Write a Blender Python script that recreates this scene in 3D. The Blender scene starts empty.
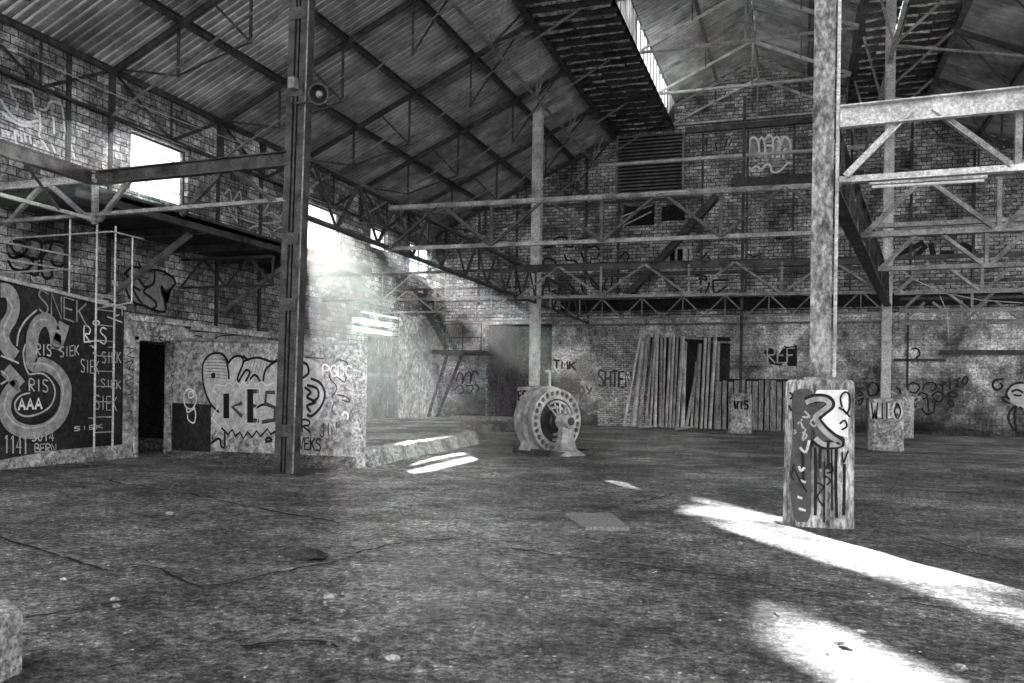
import bpy, bmesh, math, random
from mathutils import Vector, Matrix, noise
random.seed(7)
SC = bpy.context.scene
COL = SC.collection
V = Vector

# ------------------------------------------------------------------ camera model (survey of the photograph)
FPX, ROLL, HY = 850.0, .015, 390.7
YAW = math.atan(288 / 850)
FW = V((-math.sin(YAW), math.cos(YAW), 0)); RT = V((math.cos(YAW), math.sin(YAW), 0)); UP = V((0, 0, 1))
EYE = V((0, 0, 1.6))
def ray(x, y):
    a = (x - 512) / FPX; b = (HY - y) / FPX
    c, s = math.cos(ROLL), math.sin(ROLL)
    return FW + (a * c - b * s) * RT + (a * s + b * c) * UP
def plane(p, n):
    p = V(p); n = V(n).normalized()
    def f(x, y, off=0.0):
        d = ray(x, y); t = (p - EYE).dot(n) / d.dot(n)
        q = EYE + d * t
        if off: q = q - n * math.copysign(off, d.dot(n))
        return q
    f.n = n
    return f
def PX(X): return plane((X, 0, 0), (1, 0, 0))
def PY(Y): return plane((0, Y, 0), (0, 1, 0))
def PZ(z): return plane((0, 0, z), (0, 0, 1))

# ------------------------------------------------------------------ materials
def nn(nt, t, **kw):
    n = nt.nodes.new(t)
    for k, v in kw.items():
        if k.startswith('i_'):
            n.inputs[k[2:].replace('_', ' ')].default_value = v
        else: setattr(n, k, v)
    return n
def ramp(nt, fac, stops):
    r = nn(nt, 'ShaderNodeValToRGB'); cr = r.color_ramp
    while len(cr.elements) < len(stops): cr.elements.new(.5)
    for e, (p, c) in zip(cr.elements, stops):
        e.position = p; e.color = (c, c, c, 1)
    nt.links.new(fac, r.inputs[0]); return r.outputs[0]
def mix(nt, a, b, f, mode='MIX'):
    m = nn(nt, 'ShaderNodeMix', data_type='RGBA', blend_type=mode)
    for s, v in ((m.inputs[0], f), (m.inputs[6], a), (m.inputs[7], b)):
        if isinstance(v, (int, float)): s.default_value = v if s == m.inputs[0] else (v, v, v, 1)
        else: nt.links.new(v, s)
    return m.outputs[2]
def base_mat(name, rough=.85, metal=0.0):
    m = bpy.data.materials.new(name); m.use_nodes = True
    nt = m.node_tree; b = nt.nodes['Principled BSDF']
    b.inputs['Roughness'].default_value = rough; b.inputs['Metallic'].default_value = metal
    b.inputs['Specular IOR Level'].default_value = .25
    tc = nn(nt, 'ShaderNodeTexCoord')
    return m, nt, b, tc.outputs['Object']
def noi(nt, vec, scale, detail=4, rough=.6, st=None):
    if st:
        mp = nn(nt, 'ShaderNodeMapping'); mp.inputs['Scale'].default_value = st
        nt.links.new(vec, mp.inputs[0]); vec = mp.outputs[0]
    n = nn(nt, 'ShaderNodeTexNoise', i_Scale=scale, i_Detail=detail, i_Roughness=rough)
    nt.links.new(vec, n.inputs['Vector']); return n.outputs[0]
def bump(nt, b, h, dist=.02, strength=.8):
    bp = nn(nt, 'ShaderNodeBump', i_Strength=strength, i_Distance=dist)
    nt.links.new(h, bp.inputs['Height']); nt.links.new(bp.outputs[0], b.inputs['Normal'])
def weathered(name, lo, hi, s1=1.2, s2=18, rough=.85, metal=0, bd=.01, contrast=.18, st=None, fn=None):
    fn = fn or ((.5, .85, 1.35) if metal else (.22, .85, 1.7))
    m, nt, b, o = base_mat(name, rough, metal)
    a = ramp(nt, noi(nt, o, s1, 6, .65, st), ((.5 - contrast, lo), (.5 + contrast, hi)))
    c = ramp(nt, noi(nt, o, s2, 6, .8, st), ((.38, fn[0]), (.5, fn[1]), (.62, fn[2])))
    col = mix(nt, a, c, 1.0, 'MULTIPLY')
    nt.links.new(col, b.inputs['Base Color'])
    bump(nt, b, noi(nt, o, s2, 4, .7), bd)
    return m
def brick(name, axis, c1, c2, mortar, bw, bh, ms=.02, stain=1.0, low=None, bd=.02):
    """axis 'X': wall whose normal is X (uses Y,Z); 'Y': uses X,Z."""
    m, nt, b, o = base_mat(name, .92)
    sp = nn(nt, 'ShaderNodeSeparateXYZ'); nt.links.new(o, sp.inputs[0])
    cb = nn(nt, 'ShaderNodeCombineXYZ')
    nt.links.new(sp.outputs[1 if axis == 'X' else 0], cb.inputs[0]); nt.links.new(sp.outputs[2], cb.inputs[1])
    wob = nn(nt, 'ShaderNodeVectorMath', operation='MULTIPLY_ADD')
    nz = nn(nt, 'ShaderNodeTexNoise', i_Scale=2.5); nt.links.new(o, nz.inputs['Vector'])
    nt.links.new(nz.outputs[1], wob.inputs[0]); wob.inputs[1].default_value = (.05, .05, 0); nt.links.new(cb.outputs[0], wob.inputs[2])
    br = nn(nt, 'ShaderNodeTexBrick', i_Scale=1.0)
    br.inputs['Mortar Size'].default_value = ms; br.inputs['Brick Width'].default_value = bw; br.inputs['Row Height'].default_value = bh
    br.inputs['Mortar Smooth'].default_value = .3; br.inputs['Bias'].default_value = -.1
    for k, c in (('Color1', c1), ('Color2', c2), ('Mortar', mortar)): br.inputs[k].default_value = (c, c, c, 1)
    nt.links.new(wob.outputs[0], br.inputs['Vector'])
    st = ramp(nt, noi(nt, o, .6, 8, .75), ((.37, .18), (.5, .8), (.62, 2.0)))
    fine = ramp(nt, noi(nt, o, 10, 7, .82), ((.38, .2), (.5, .85), (.62, 1.9)))
    col = mix(nt, br.outputs[0], st, stain, 'MULTIPLY'); col = mix(nt, col, fine, .9, 'MULTIPLY')
    if low is not None:                      # rising damp and soot line at the foot of the wall, ragged
        zz = nn(nt, 'ShaderNodeMath', operation='MULTIPLY_ADD')
        nt.links.new(noi(nt, o, 1.3, 6, .7), zz.inputs[0]); zz.inputs[1].default_value = 3.2; nt.links.new(sp.outputs[2], zz.inputs[2])
        mr = nn(nt, 'ShaderNodeMapRange'); nt.links.new(zz.outputs[0], mr.inputs[0])
        mr.inputs[1].default_value = low[0]; mr.inputs[2].default_value = low[1]; mr.inputs[3].default_value = low[2]; mr.inputs[4].default_value = 1.0
        col = mix(nt, col, mr.outputs[0], 1.0, 'MULTIPLY')
    nt.links.new(col, b.inputs['Base Color'])
    hs = nn(nt, 'ShaderNodeMath', operation='MULTIPLY_ADD'); nt.links.new(br.outputs[1], hs.inputs[0]); hs.inputs[1].default_value = -1.0
    nt.links.new(noi(nt, o, 14, 4, .7), hs.inputs[2]); bump(nt, b, hs.outputs[0], bd)
    return m
def paint(name, c, rough=.7, v=.35):
    m, nt, b, o = base_mat(name, rough)
    a = ramp(nt, noi(nt, o, 7, 6, .75), ((.38, c * (1 - v)), (.6, c * (1 + v * .5))))
    nt.links.new(a, b.inputs['Base Color']); return m

M = {}
M['blockwork'] = brick('grey_blockwork', 'X', .5, .14, .04, .42, .2, .014, .9)
M['gable'] = brick('old_brickwork', 'Y', .5, .15, .04, .4, .16, .018, 1.0)
M['plaster'] = weathered('stained_plaster', .1, .7, .5, 5, .95, 0, .02, .15)
M['soot_shade'] = weathered('sooty_black_blockwork', .006, .045, 1.0, 9, .8, 0, .01)  # the annex's own black; also colours the painted shade behind the tubes
M['concrete'] = weathered('old_concrete', .2, .62, 1.6, 12, .95, 0, .015, .15)
M['concrete2'] = weathered('streaked_concrete', .07, .5, 1.4, 9, .95, 0, .015, .12, (2.2, 2.2, .6))
M['annex'] = weathered('painted_render', .25, .5, .9, 7, .9, 0, .012, .15)
M['steel'] = weathered('rusty_dark_steel', .022, .13, 3, 30, .6, .3, .004)
M['column_steel'] = weathered('column_steel', .07, .4, 3, 12, .6, .2, .006, .12, (1.5, 1.5, .8))
M['steel_mid'] = weathered('weathered_grey_steel', .13, .45, 2.5, 22, .6, .25, .004)
M['steel_light'] = weathered('pale_painted_steel', .3, .8, 2.2, 25, .55, .15, .003)
M['machine'] = weathered('dusty_cast_iron', .34, .55, 2.5, 4, .55, .2, .006)
M['machine_dark'] = weathered('greasy_iron', .02, .1, 5, 30, .5, .4, .004)
M['galv'] = weathered('galvanised_rail', .4, .8, 3, 25, .45, .3, .002)
M['wood'] = weathered('grey_old_timber', .14, .55, 2.0, 14, .9, 0, .006, .16, (5, 5, .5))
M['pole'] = weathered('scaffold_tube', .25, .8, 1.6, 14, .6, .2, .003, .14, (3, 3, .6))
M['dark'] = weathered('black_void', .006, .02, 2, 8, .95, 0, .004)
M['strip'] = weathered('sooty_shaded_boards', .012, .07, 2, 14, .9, 0, .01, .15, (1, 4, 1))  # sooty boards, tone darkened to take in the flat strip's own shadow
M['door'] = weathered('grey_sheet_door', .1, .3, 1.4, 12, .7, .1, .004)
M['lamp'] = weathered('black_enamel', .03, .08, 6, 30, .35, .3, .002)
M['rock'] = weathered('pale_rubble', .16, .42, 6, 22, .95, 0, .01)
M['p_black'] = paint('black_spray', .012); M['p_white'] = paint('white_spray', .85, .7, .25)
M['p_grey'] = paint('grey_spray', .34, .8, .4); M['p_dark'] = paint('dark_grey_spray', .07)
M['p_pale'] = paint('pale_spray', .55)
def roof_material():
    m, nt, b, o = base_mat('corrugated_sheeting', .7, .1)
    sp = nn(nt, 'ShaderNodeSeparateXYZ'); nt.links.new(o, sp.inputs[0])
    # one tone per sheet
    f1 = nn(nt, 'ShaderNodeMath', operation='MULTIPLY'); nt.links.new(sp.outputs[1], f1.inputs[0]); f1.inputs[1].default_value = 1 / .9
    f2 = nn(nt, 'ShaderNodeMath', operation='MULTIPLY'); nt.links.new(sp.outputs[0], f2.inputs[0]); f2.inputs[1].default_value = 1 / 2.2
    g1 = nn(nt, 'ShaderNodeMath', operation='FLOOR'); nt.links.new(f1.outputs[0], g1.inputs[0])
    g2 = nn(nt, 'ShaderNodeMath', operation='FLOOR'); nt.links.new(f2.outputs[0], g2.inputs[0])
    cb = nn(nt, 'ShaderNodeCombineXYZ'); nt.links.new(g1.outputs[0], cb.inputs[0]); nt.links.new(g2.outputs[0], cb.inputs[1])
    wn = nn(nt, 'ShaderNodeTexWhiteNoise'); nt.links.new(cb.outputs[0], wn.inputs[0])
    sheet = ramp(nt, wn.outputs[0], ((0, .75), (1, 1.15)))
    streak = ramp(nt, noi(nt, o, 3, 7, .75, (.12, 3.2, .12)), ((.34, .75), (.5, 1.05), (.66, 1.3)))
    blot = ramp(nt, noi(nt, o, .7, 6, .7), ((.36, .45), (.62, 1.25)))
    col = mix(nt, mix(nt, streak, sheet, 1.0, 'MULTIPLY'), blot, 1.0, 'MULTIPLY')
    # stripes in step with the corrugations, their shading painted into the sheet colour
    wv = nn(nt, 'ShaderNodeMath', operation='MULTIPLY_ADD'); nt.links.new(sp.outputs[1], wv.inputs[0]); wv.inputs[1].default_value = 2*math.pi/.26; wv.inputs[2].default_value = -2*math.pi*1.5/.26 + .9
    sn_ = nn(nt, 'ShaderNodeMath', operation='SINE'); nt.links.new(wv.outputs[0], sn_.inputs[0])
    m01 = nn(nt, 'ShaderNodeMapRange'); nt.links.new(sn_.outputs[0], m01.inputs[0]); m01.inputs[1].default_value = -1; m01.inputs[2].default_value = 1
    soot_shade = ramp(nt, m01.outputs[0], ((.2, .2), (.5, .95), (.72, 2.2)))
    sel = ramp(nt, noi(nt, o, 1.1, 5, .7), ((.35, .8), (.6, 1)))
    col = mix(nt, col, soot_shade, sel, 'MULTIPLY')
    nt.links.new(col, b.inputs['Base Color']); return m
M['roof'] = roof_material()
def floor_material():
    m, nt, b, o = base_mat('trodden_dirt_floor', .97)
    big = ramp(nt, noi(nt, o, .4, 8, .7), ((.38, .1), (.5, .2), (.62, .38)))
    mid = ramp(nt, noi(nt, o, 2.2, 10, .85, (.85, 1.15, 1)), ((.4, .5), (.5, .95), (.6, 1.5)))
    fin = ramp(nt, noi(nt, o, 13, 12, .95), ((.42, .08), (.5, .8), (.58, 2.9)))
    vo = nn(nt, 'ShaderNodeTexVoronoi', i_Scale=24); nt.links.new(o, vo.inputs['Vector'])
    peb = ramp(nt, vo.outputs[0], ((.16, 3.2), (.26, 1.0)))
    vo2 = nn(nt, 'ShaderNodeTexVoronoi', i_Scale=9); nt.links.new(o, vo2.inputs['Vector'])
    peb2 = ramp(nt, vo2.outputs[0], ((.08, 3.5), (.15, 1.0)))
    col = mix(nt, big, mid, 1.0, 'MULTIPLY'); col = mix(nt, col, fin, 1.0, 'MULTIPLY')
    col = mix(nt, col, peb, .5, 'MULTIPLY'); col = mix(nt, col, peb2, .8, 'MULTIPLY')
    nt.links.new(col, b.inputs['Base Color'])
    h = nn(nt, 'ShaderNodeMath', operation='ADD'); nt.links.new(noi(nt, o, 24, 8, .85), h.inputs[0])
    h2 = nn(nt, 'ShaderNodeMath', operation='MULTIPLY'); nt.links.new(noi(nt, o, 3.5, 7, .7, (.7, 1.3, 1)), h2.inputs[0]); h2.inputs[1].default_value = 2.5
    nt.links.new(h2.outputs[0], h.inputs[1]); bump(nt, b, h.outputs[0], .16, 1.0)
    return m
M['floor'] = floor_material()

# ------------------------------------------------------------------ mesh helpers
def obj(name, bm, m, parent=None, smooth=False, recalc=True):
    if recalc: bmesh.ops.recalc_face_normals(bm, faces=bm.faces[:])
    me = bpy.data.meshes.new(name); bm.to_mesh(me); bm.free()
    if isinstance(m, str): m = M[m]
    me.materials.append(m)
    if smooth:
        for p in me.polygons: p.use_smooth = True
    o = bpy.data.objects.new(name, me); COL.objects.link(o)
    if parent is not None:
        o.parent = parent; o.matrix_parent_inverse = Matrix.Translation(-parent.location)
    return o
def empty(name, loc, label, cat, group=None):
    o = bpy.data.objects.new(name, None); COL.objects.link(o); o.location = loc
    o['label'] = label; o['category'] = cat
    if group: o['group'] = group
    o.empty_display_size = .2
    return o
def tag(o, label, cat, group=None):
    o['label'] = label; o['category'] = cat
    if group: o['group'] = group
    return o
def struct(name, bm, m, **k):
    o = obj(name, bm, m, **k); o['kind'] = 'structure'; return o
def B(): return bmesh.new()
def hexa(bm, pts):
    v = [bm.verts.new(p) for p in pts]
    for f in ((0, 1, 2, 3), (4, 7, 6, 5), (0, 4, 5, 1), (1, 5, 6, 2), (2, 6, 7, 3), (3, 7, 4, 0)):
        bm.faces.new([v[i] for i in f])
    return v
def box(bm, x0, x1, y0, y1, z0, z1):
    return hexa(bm, [(x0, y0, z0), (x1, y0, z0), (x1, y1, z0), (x0, y1, z0), (x0, y0, z1), (x1, y0, z1), (x1, y1, z1), (x0, y1, z1)])
def frame_of(d, up=UP):
    d = d.normalized(); s = d.cross(up)
    if s.length < 1e-3: s = d.cross(V((0, 1, 0)))
    s.normalize(); return d, s, s.cross(d).normalized()
def extr(bm, p, q, prof, up=UP):
    """extrude closed 2-D profile (side, up) from p to q"""
    p = V(p); q = V(q); d, s, u = frame_of(q - p, up)
    a = [bm.verts.new(p + s * x + u * y) for x, y in prof]; b = [bm.verts.new(q + s * x + u * y) for x, y in prof]
    n = len(prof)
    for i in range(n): bm.faces.new((a[i], a[(i + 1) % n], b[(i + 1) % n], b[i]))
    bm.faces.new(a[::-1]); bm.faces.new(b)
def angle(bm, p, q, w=.08, t=.012, up=UP):
    extr(bm, p, q, ((0, 0), (w, 0), (w, t), (t, t), (t, w), (0, w)), up)
def tee(bm, p, q, w=.12, h=.1, t=.014, up=UP):
    extr(bm, p, q, ((-w/2, 0), (w/2, 0), (w/2, t), (t/2, t), (t/2, h), (-t/2, h), (-t/2, t), (-w/2, t)), up)
def ibeam(bm, p, q, w=.14, h=.25, t=.018, up=UP):
    a = h/2
    extr(bm, p, q, ((-w/2, -a), (w/2, -a), (w/2, -a+t), (t/2, -a+t), (t/2, a-t), (w/2, a-t), (w/2, a), (-w/2, a), (-w/2, a-t), (-t/2, a-t), (-t/2, -a+t), (-w/2, -a+t)), up)
def chan(bm, p, q, w=.1, h=.25, t=.018, up=UP):
    a = h/2
    extr(bm, p, q, ((0, -a), (w, -a), (w, -a+t), (t, -a+t), (t, a-t), (w, a-t), (w, a), (0, a)), up)
def sq(bm, p, q, w, h=None, up=UP):
    h = h or w
    extr(bm, p, q, ((-w/2, -h/2), (w/2, -h/2), (w/2, h/2), (-w/2, h/2)), up)
def tube(bm, p, q, r, n=10, r2=None):
    p = V(p); q = V(q); r2 = r if r2 is None else r2; d, s, u = frame_of(q - p)
    a = []; b = []
    for i in range(n):
        c, w = math.cos(2*math.pi*i/n), math.sin(2*math.pi*i/n)
        a.append(bm.verts.new(p + (s*c + u*w)*r)); b.append(bm.verts.new(q + (s*c + u*w)*r2))
    for i in range(n): bm.faces.new((a[i], a[(i+1) % n], b[(i+1) % n], b[i]))
    bm.faces.new(a[::-1]); bm.faces.new(b)
def pipe(bm, pts, r, n=8):
    for a, b in zip(pts, pts[1:]): tube(bm, a, b, r, n)
def lathe(bm, org, axis, prof, n=40, up=UP):
    """prof: (distance along axis, radius)"""
    org = V(org); d, s, u = frame_of(V(axis), up); rings = []
    for t, r in prof:
        rings.append([bm.verts.new(org + d*t + (s*math.cos(2*math.pi*i/n) + u*math.sin(2*math.pi*i/n))*max(r, .001)) for i in range(n)])
    for A, C in zip(rings, rings[1:]):
        for i in range(n): bm.faces.new((A[i], A[(i+1) % n], C[(i+1) % n], C[i]))
    bm.faces.new(rings[0][::-1]); bm.faces.new(rings[-1])
def prism(bm, outline, p, n_off):
    """closed outline of 3-D points pushed along vector n_off"""
    a = [bm.verts.new(V(q)) for q in outline]; b = [bm.verts.new(V(q) + V(n_off)) for q in outline]
    k = len(a)
    for i in range(k): bm.faces.new((a[i], a[(i+1) % k], b[(i+1) % k], b[i]))
    bm.faces.new(a[::-1]); bm.faces.new(b)

# ------------------------------------------------------------------ spray paint strokes on a surface
def smooth(pts, closed=False, k=5):
    if len(pts) < 3: return pts
    P = ([pts[-1]] + pts + [pts[0], pts[1]]) if closed else ([pts[0]] + pts + [pts[-1]])
    out = []
    for i in range(1, len(P) - 2):
        a, b, c, d = P[i-1], P[i], P[i+1], P[i+2]
        for j in range(k):
            t = j / k
            out.append(tuple(.5*((2*b[m]) + (-a[m]+c[m])*t + (2*a[m]-5*b[m]+4*c[m]-d[m])*t*t + (-a[m]+3*b[m]-3*c[m]+d[m])*t**3) for m in (0, 1)))
    out.append(P[-2]); return out
def ribbon(bm, surf, pts, w, off):
    Q = [surf(x, y, off) for x, y in pts]; n = surf.n; L = []; R = []
    for i, q in enumerate(Q):
        t = (Q[min(i+1, len(Q)-1)] - Q[max(i-1, 0)])
        if t.length < 1e-6: t = V((0, 0, 1))
        s = t.normalized().cross(n) * w * .5
        L.append(bm.verts.new(q + s)); R.append(bm.verts.new(q - s))
    for i in range(len(Q)-1):
        bm.faces.new((L[i], L[i+1], R[i+1], R[i]))
def strokes(name, surf, mat, w, lines, parent, org=(0, 0), s=1.0, sm=True, off=.012, label=None):
    bm = B()
    for ln in lines:
        pts = [(org[0] + x / s, org[1] + y / s) for x, y in ln]
        if sm: pts = smooth(pts)
        ribbon(bm, surf, pts, w, off)
    o = obj(name, bm, mat, parent, recalc=False)
    if label: o['label'] = label
    return o
def fill(name, surf, mat, poly, parent, org=(0, 0), s=1.0, off=.009, sm=True, label=None):
    pts = [(org[0] + x / s, org[1] + y / s) for x, y in poly]
    if sm: pts = smooth(pts, True)[:-1]
    bm = B(); vs = [bm.verts.new(surf(x, y, off)) for x, y in pts]
    f = bm.faces.new(vs); bmesh.ops.triangulate(bm, faces=[f])
    o = obj(name, bm, mat, parent, recalc=False)
    if label: o['label'] = label
    return o
GL = {  # stroke letters on a unit box, y down
 'A': [[(0, 1), (.5, 0), (1, 1)], [(.2, .62), (.8, .62)]], 'B': [[(0, 1), (0, 0), (.8, .1), (.8, .4), (0, .48), (.95, .6), (.9, .95), (0, 1)]],
 'C': [[(1, .1), (.4, 0), (0, .5), (.4, 1), (1, .9)]], 'D': [[(0, 0), (0, 1), (.7, .9), (1, .5), (.7, .1), (0, 0)]],
 'E': [[(1, 0), (0, .02), (0, 1), (1, .98)], [(0, .5), (.8, .48)]], 'F': [[(1, 0), (0, .03), (0, 1)], [(0, .5), (.75, .46)]],
 'G': [[(1, .12), (.4, 0), (0, .5), (.4, 1), (1, .85), (1, .52), (.6, .52)]], 'H': [[(0, 0), (0, 1)], [(1, 0), (1, 1)], [(0, .5), (1, .48)]],
 'I': [[(.5, 0), (.5, 1)]], 'J': [[(.8, 0), (.8, .85), (.4, 1), (0, .8)]], 'K': [[(0, 0), (0, 1)], [(.95, 0), (0, .55)], [(.2, .45), (1, 1)]],
 'L': [[(0, 0), (0, 1), (.9, 1)]], 'M': [[(0, 1), (.1, 0), (.5, .6), (.9, 0), (1, 1)]], 'N': [[(0, 1), (0, 0), (1, 1), (1, 0)]],
 'O': [[(.5, 0), (0, .5), (.5, 1), (1, .5), (.5, 0)]], 'P': [[(0, 1), (0, 0), (.9, .1), (.85, .45), (0, .52)]],
 'R': [[(0, 1), (0, 0), (.9, .1), (.8, .45), (.1, .5), (1, 1)]], 'S': [[(1, .08), (.3, 0), (.05, .3), (.9, .62), (.7, 1), (0, .9)]],
 'T': [[(0, 0), (1, 0)], [(.5, 0), (.5, 1)]], 'U': [[(0, 0), (.05, .8), (.5, 1), (.95, .8), (1, 0)]], 'V': [[(0, 0), (.5, 1), (1, 0)]],
 'W': [[(0, 0), (.25, 1), (.5, .4), (.75, 1), (1, 0)]], 'Y': [[(0, 0), (.5, .5)], [(1, 0), (.35, 1)]], 'Z': [[(0, 0), (1, 0), (0, 1), (1, 1)]],
 '0': [[(.5, 0), (0, .5), (.5, 1), (1, .5), (.5, 0)]], '1': [[(.2, .2), (.55, 0), (.55, 1)]], '3': [[(0, .05), (.9, .1), (.4, .45), (.95, .75), (.4, 1), (0, .9)]],
 '4': [[(.7, 1), (.7, 0), (0, .65), (1, .65)]]}
def text(surf, mat, s, x0, y0, x1, y1, h, w, parent, lean=0.0, name='graffiti_tag', off=.016):
    """letters along the baseline-top line (x0,y0)-(x1,y1), h pixels tall"""
    n = len(s); dx = (x1-x0)/n; dy = (y1-y0)/n; bm = B()
    for i, ch in enumerate(s):
        if ch not in GL: continue
        for ln in GL[ch]:
            pts = [(x0 + dx*(i + .08 + .78*u) + lean*(1-v)*h, y0 + dy*(i + u) + v*h) for u, v in ln]
            curvy = ch in 'BCDGJOPRSU03'
            ribbon(bm, surf, smooth(pts, k=3) if curvy else pts, w, off)
    return obj(name, bm, mat, parent, recalc=False)

# ================================================================== THE BUILDING SHELL
XL, XR, YB = -17.2, 13.2, 40.0
EAVE, RIDX, RIDZ, SL = 9.85, -2.0, 16.76, .4545
Y0 = 1.5
def zroof(x): return RIDZ - SL*abs(x - RIDX)
def ground(x, y):
    return .035*noise.noise(V((x*.35, y*.35, 0))) + .018*noise.noise(V((x*1.3, y*1.3, 3))) + .006*noise.noise(V((x*5, y*5, 7)))
bm = B(); NX, NY = 190, 250
gx = [-19 + 36*i/NX for i in range(NX+1)]; gy = [0.3 + 43*j/NY for j in range(NY+1)]
vs = [[bm.verts.new((x, y, ground(x, y) - .01)) for x in gx] for y in gy]
for j in range(NY):
    for i in range(NX): bm.faces.new((vs[j][i], vs[j][i+1], vs[j+1][i+1], vs[j+1][i]))
floor = struct('floor', bm, 'floor', smooth=True)
def gsurf(x, y, off=0.0):
    q = PZ(0)(x, y); q.z = ground(q.x, q.y) + off - .008; return q
gsurf.n = V((0, 0, 1))
cr = [[(0, 538), (60, 555), (110, 571), (150, 568), (200, 587), (262, 577), (340, 562)], [(25, 619), (100, 606), (150, 597)], [(108, 481), (170, 492), (220, 500), (340, 524)],
      [(455, 540), (540, 552), (600, 561), (680, 570), (790, 588), (900, 603), (1020, 618)], [(340, 556), (400, 545), (455, 540)], [(520, 480), (600, 487), (680, 495), (740, 504)], [(606, 509), (650, 500), (672, 494)],
      [(760, 512), (850, 522), (940, 545), (1023, 566)], [(240, 645), (300, 640), (340, 648)], [(900, 600), (960, 600), (1023, 606)]]
random.seed(5); cr2 = []
for ln in cr:
    P_ = smooth([tuple(map(float, p)) for p in ln], k=9); P_ = [(x + random.uniform(-1.2, 1.2), y + random.uniform(-.7, .7)) for x, y in P_]
    i = 0
    while i < len(P_)-1:
        k = random.randint(2, 7); cr2.append(P_[i:i+k+1]); i += k + random.choice((0, 0, 1))
cr2 = [c for c in cr2 if len(c) > 1]
strokes('floor_crack', gsurf, 'p_black', .02, cr2[::2], floor, off=.016, sm=False); strokes('floor_crack', gsurf, 'p_black', .034, cr2[1::2], floor, off=.016, sm=False)

# left wall with its four broken windows
wins = [(18.4, 20.66, 6.85, 8.5), (26.75, 29.6, 6.95, 8.45), (31.95, 33.5, 7.58, 8.45), (35.75, 38.2, 7.0, 8.42)]
slots = [(30.5, 34.5, 4.3, 4.52), (30.6, 34.6, 3.95, 4.16), (31.2, 35.2, 4.74, 4.84)]
def wall_with_holes(name, T, y0, y1, z0, z1, holes, mat, x=XL, ax='X'):
    ys = sorted({y0, y1, *[h[0] for h in holes], *[h[1] for h in holes]}); zs = sorted({z0, z1, *[h[2] for h in holes], *[h[3] for h in holes]})
    bm = B(); inside = lambda a, b: any(h[0] <= a <= h[1] and h[2] <= b <= h[3] for h in holes)
    grid = {}
    solid = lambda i, j: 0 <= i < len(ys)-1 and 0 <= j < len(zs)-1 and not inside((ys[i]+ys[i+1])/2, (zs[j]+zs[j+1])/2)
    def v(i, j, s):
        k = (i, j, s)
        if k not in grid:
            a = x if s == 0 else x - T
            grid[k] = bm.verts.new((a, ys[i], zs[j]) if ax == 'X' else (ys[i], x if s == 0 else x + T, zs[j]))
        return grid[k]
    for i in range(len(ys)-1):
        for j in range(len(zs)-1):
            if not solid(i, j): continue
            bm.faces.new((v(i, j, 0), v(i+1, j, 0), v(i+1, j+1, 0), v(i, j+1, 0)))
            bm.faces.new((v(i, j, 1), v(i, j+1, 1), v(i+1, j+1, 1), v(i+1, j, 1)))
            for di, dj, e in ((-1, 0, ((i, j), (i, j+1))), (1, 0, ((i+1, j+1), (i+1, j))), (0, -1, ((i+1, j), (i, j))), (0, 1, ((i, j+1), (i+1, j+1)))):
                if not solid(i+di, j+dj):
                    (a, b), (c, d) = e
                    bm.faces.new((v(a, b, 0), v(c, d, 0), v(c, d, 1), v(a, b, 1)))
    return struct(name, bm, mat)
small = [(17.56, 17.74, 7.1, 8.05), (36.6, 37.2, 6.2, 6.45), (39.2, 39.5, 7.6, 7.95)]
wall_left = wall_with_holes('wall_left', .3, 6, YB + .3, -.2, EAVE + .1, wins + slots + small, 'blockwork')
for n, (a, b, c, d) in enumerate(wins):
    bm = B(); t = .05; X = XL - .15
    sq(bm, (X, a, c+t/2), (X, b, c+t/2), .06, .05); sq(bm, (X, a, d-t/2), (X, b, d-t/2), .06, .05)
    sq(bm, (X, a+t/2, c), (X, a+t/2, d), .05, .06); sq(bm, (X, b-t/2, c), (X, b-t/2, d), .05, .06)
    if n == 3: sq(bm, (X, (a+b)/2, c), (X, (a+b)/2, d), .06, .06); sq(bm, (X, a, c+.6), (X, b, c+.6), .06, .06)
    struct('window_%d' % (n+1), bm, 'steel')
# dark pilaster seams in the blockwork
bm = B()
for y in (13.4, 16.3, 17.65, 22.0, 24.2, 26.45):
    box(bm, XL, XL+.06, y-.06, y+.06, .0, EAVE)
struct('trim_1', bm, 'steel')
# back wall: brick gable above, plaster below
bm = B()
holes = [(-14.95, -11.5, 0, 4.9), (-8.1, -6.6, 9.5, 10.5), (-6.3, -5.18, 9.65, 10.4), (-6.15, -4.95, 7.45, 8.3)]
def gable(name, z0, z1fn, T, mat, holes, y):
    xs = sorted({XL, -8.55, -5.75, RIDX, 1.75, 4.55, XR, *[h[0] for h in holes], *[h[1] for h in holes]})
    bm = B()
    for a, b in zip(xs, xs[1:]):
        hs = sorted([h for h in holes if h[0] <= (a+b)/2 <= h[1]], key=lambda h: h[2])
        z = z0
        segs = []
        for h in hs:
            if h[2] > z: segs.append((z, h[2], z, h[2]))
            z = h[3]
        segs.append((z, z1fn(a+1e-4), z, z1fn(b-1e-4)))
        for p, q, r, s in segs:
            hexa(bm, [(a, y, p), (b, y, r), (b, y+T, r), (a, y+T, p), (a, y, q), (b, y, s), (b, y+T, s), (a, y+T, q)])
    return struct(name, bm, mat)
wall_back = gable('wall_back', -.2, lambda x: zroof(x)+.14, .3, 'gable', holes, YB)
bm = B()
for a, b in ((XL, -14.95), (-11.5, XR)):
    box(bm, a, b, YB-.1, YB, -.2, 5.2)
box(bm, -14.95, -11.5, YB-.1, YB, 4.9, 5.2)
M['plaster_low'] = brick('damp_plaster', 'Y', .62, .5, .3, .5, .24, .01, 1.0, (1.8, 4.8, .1), .01)
wall_back_lower = struct('wall_back_plaster', bm, 'plaster_low')
bm = B(); box(bm, -9.15, -6.7, YB-.13, YB-.1, .0, 4.1)
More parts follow.
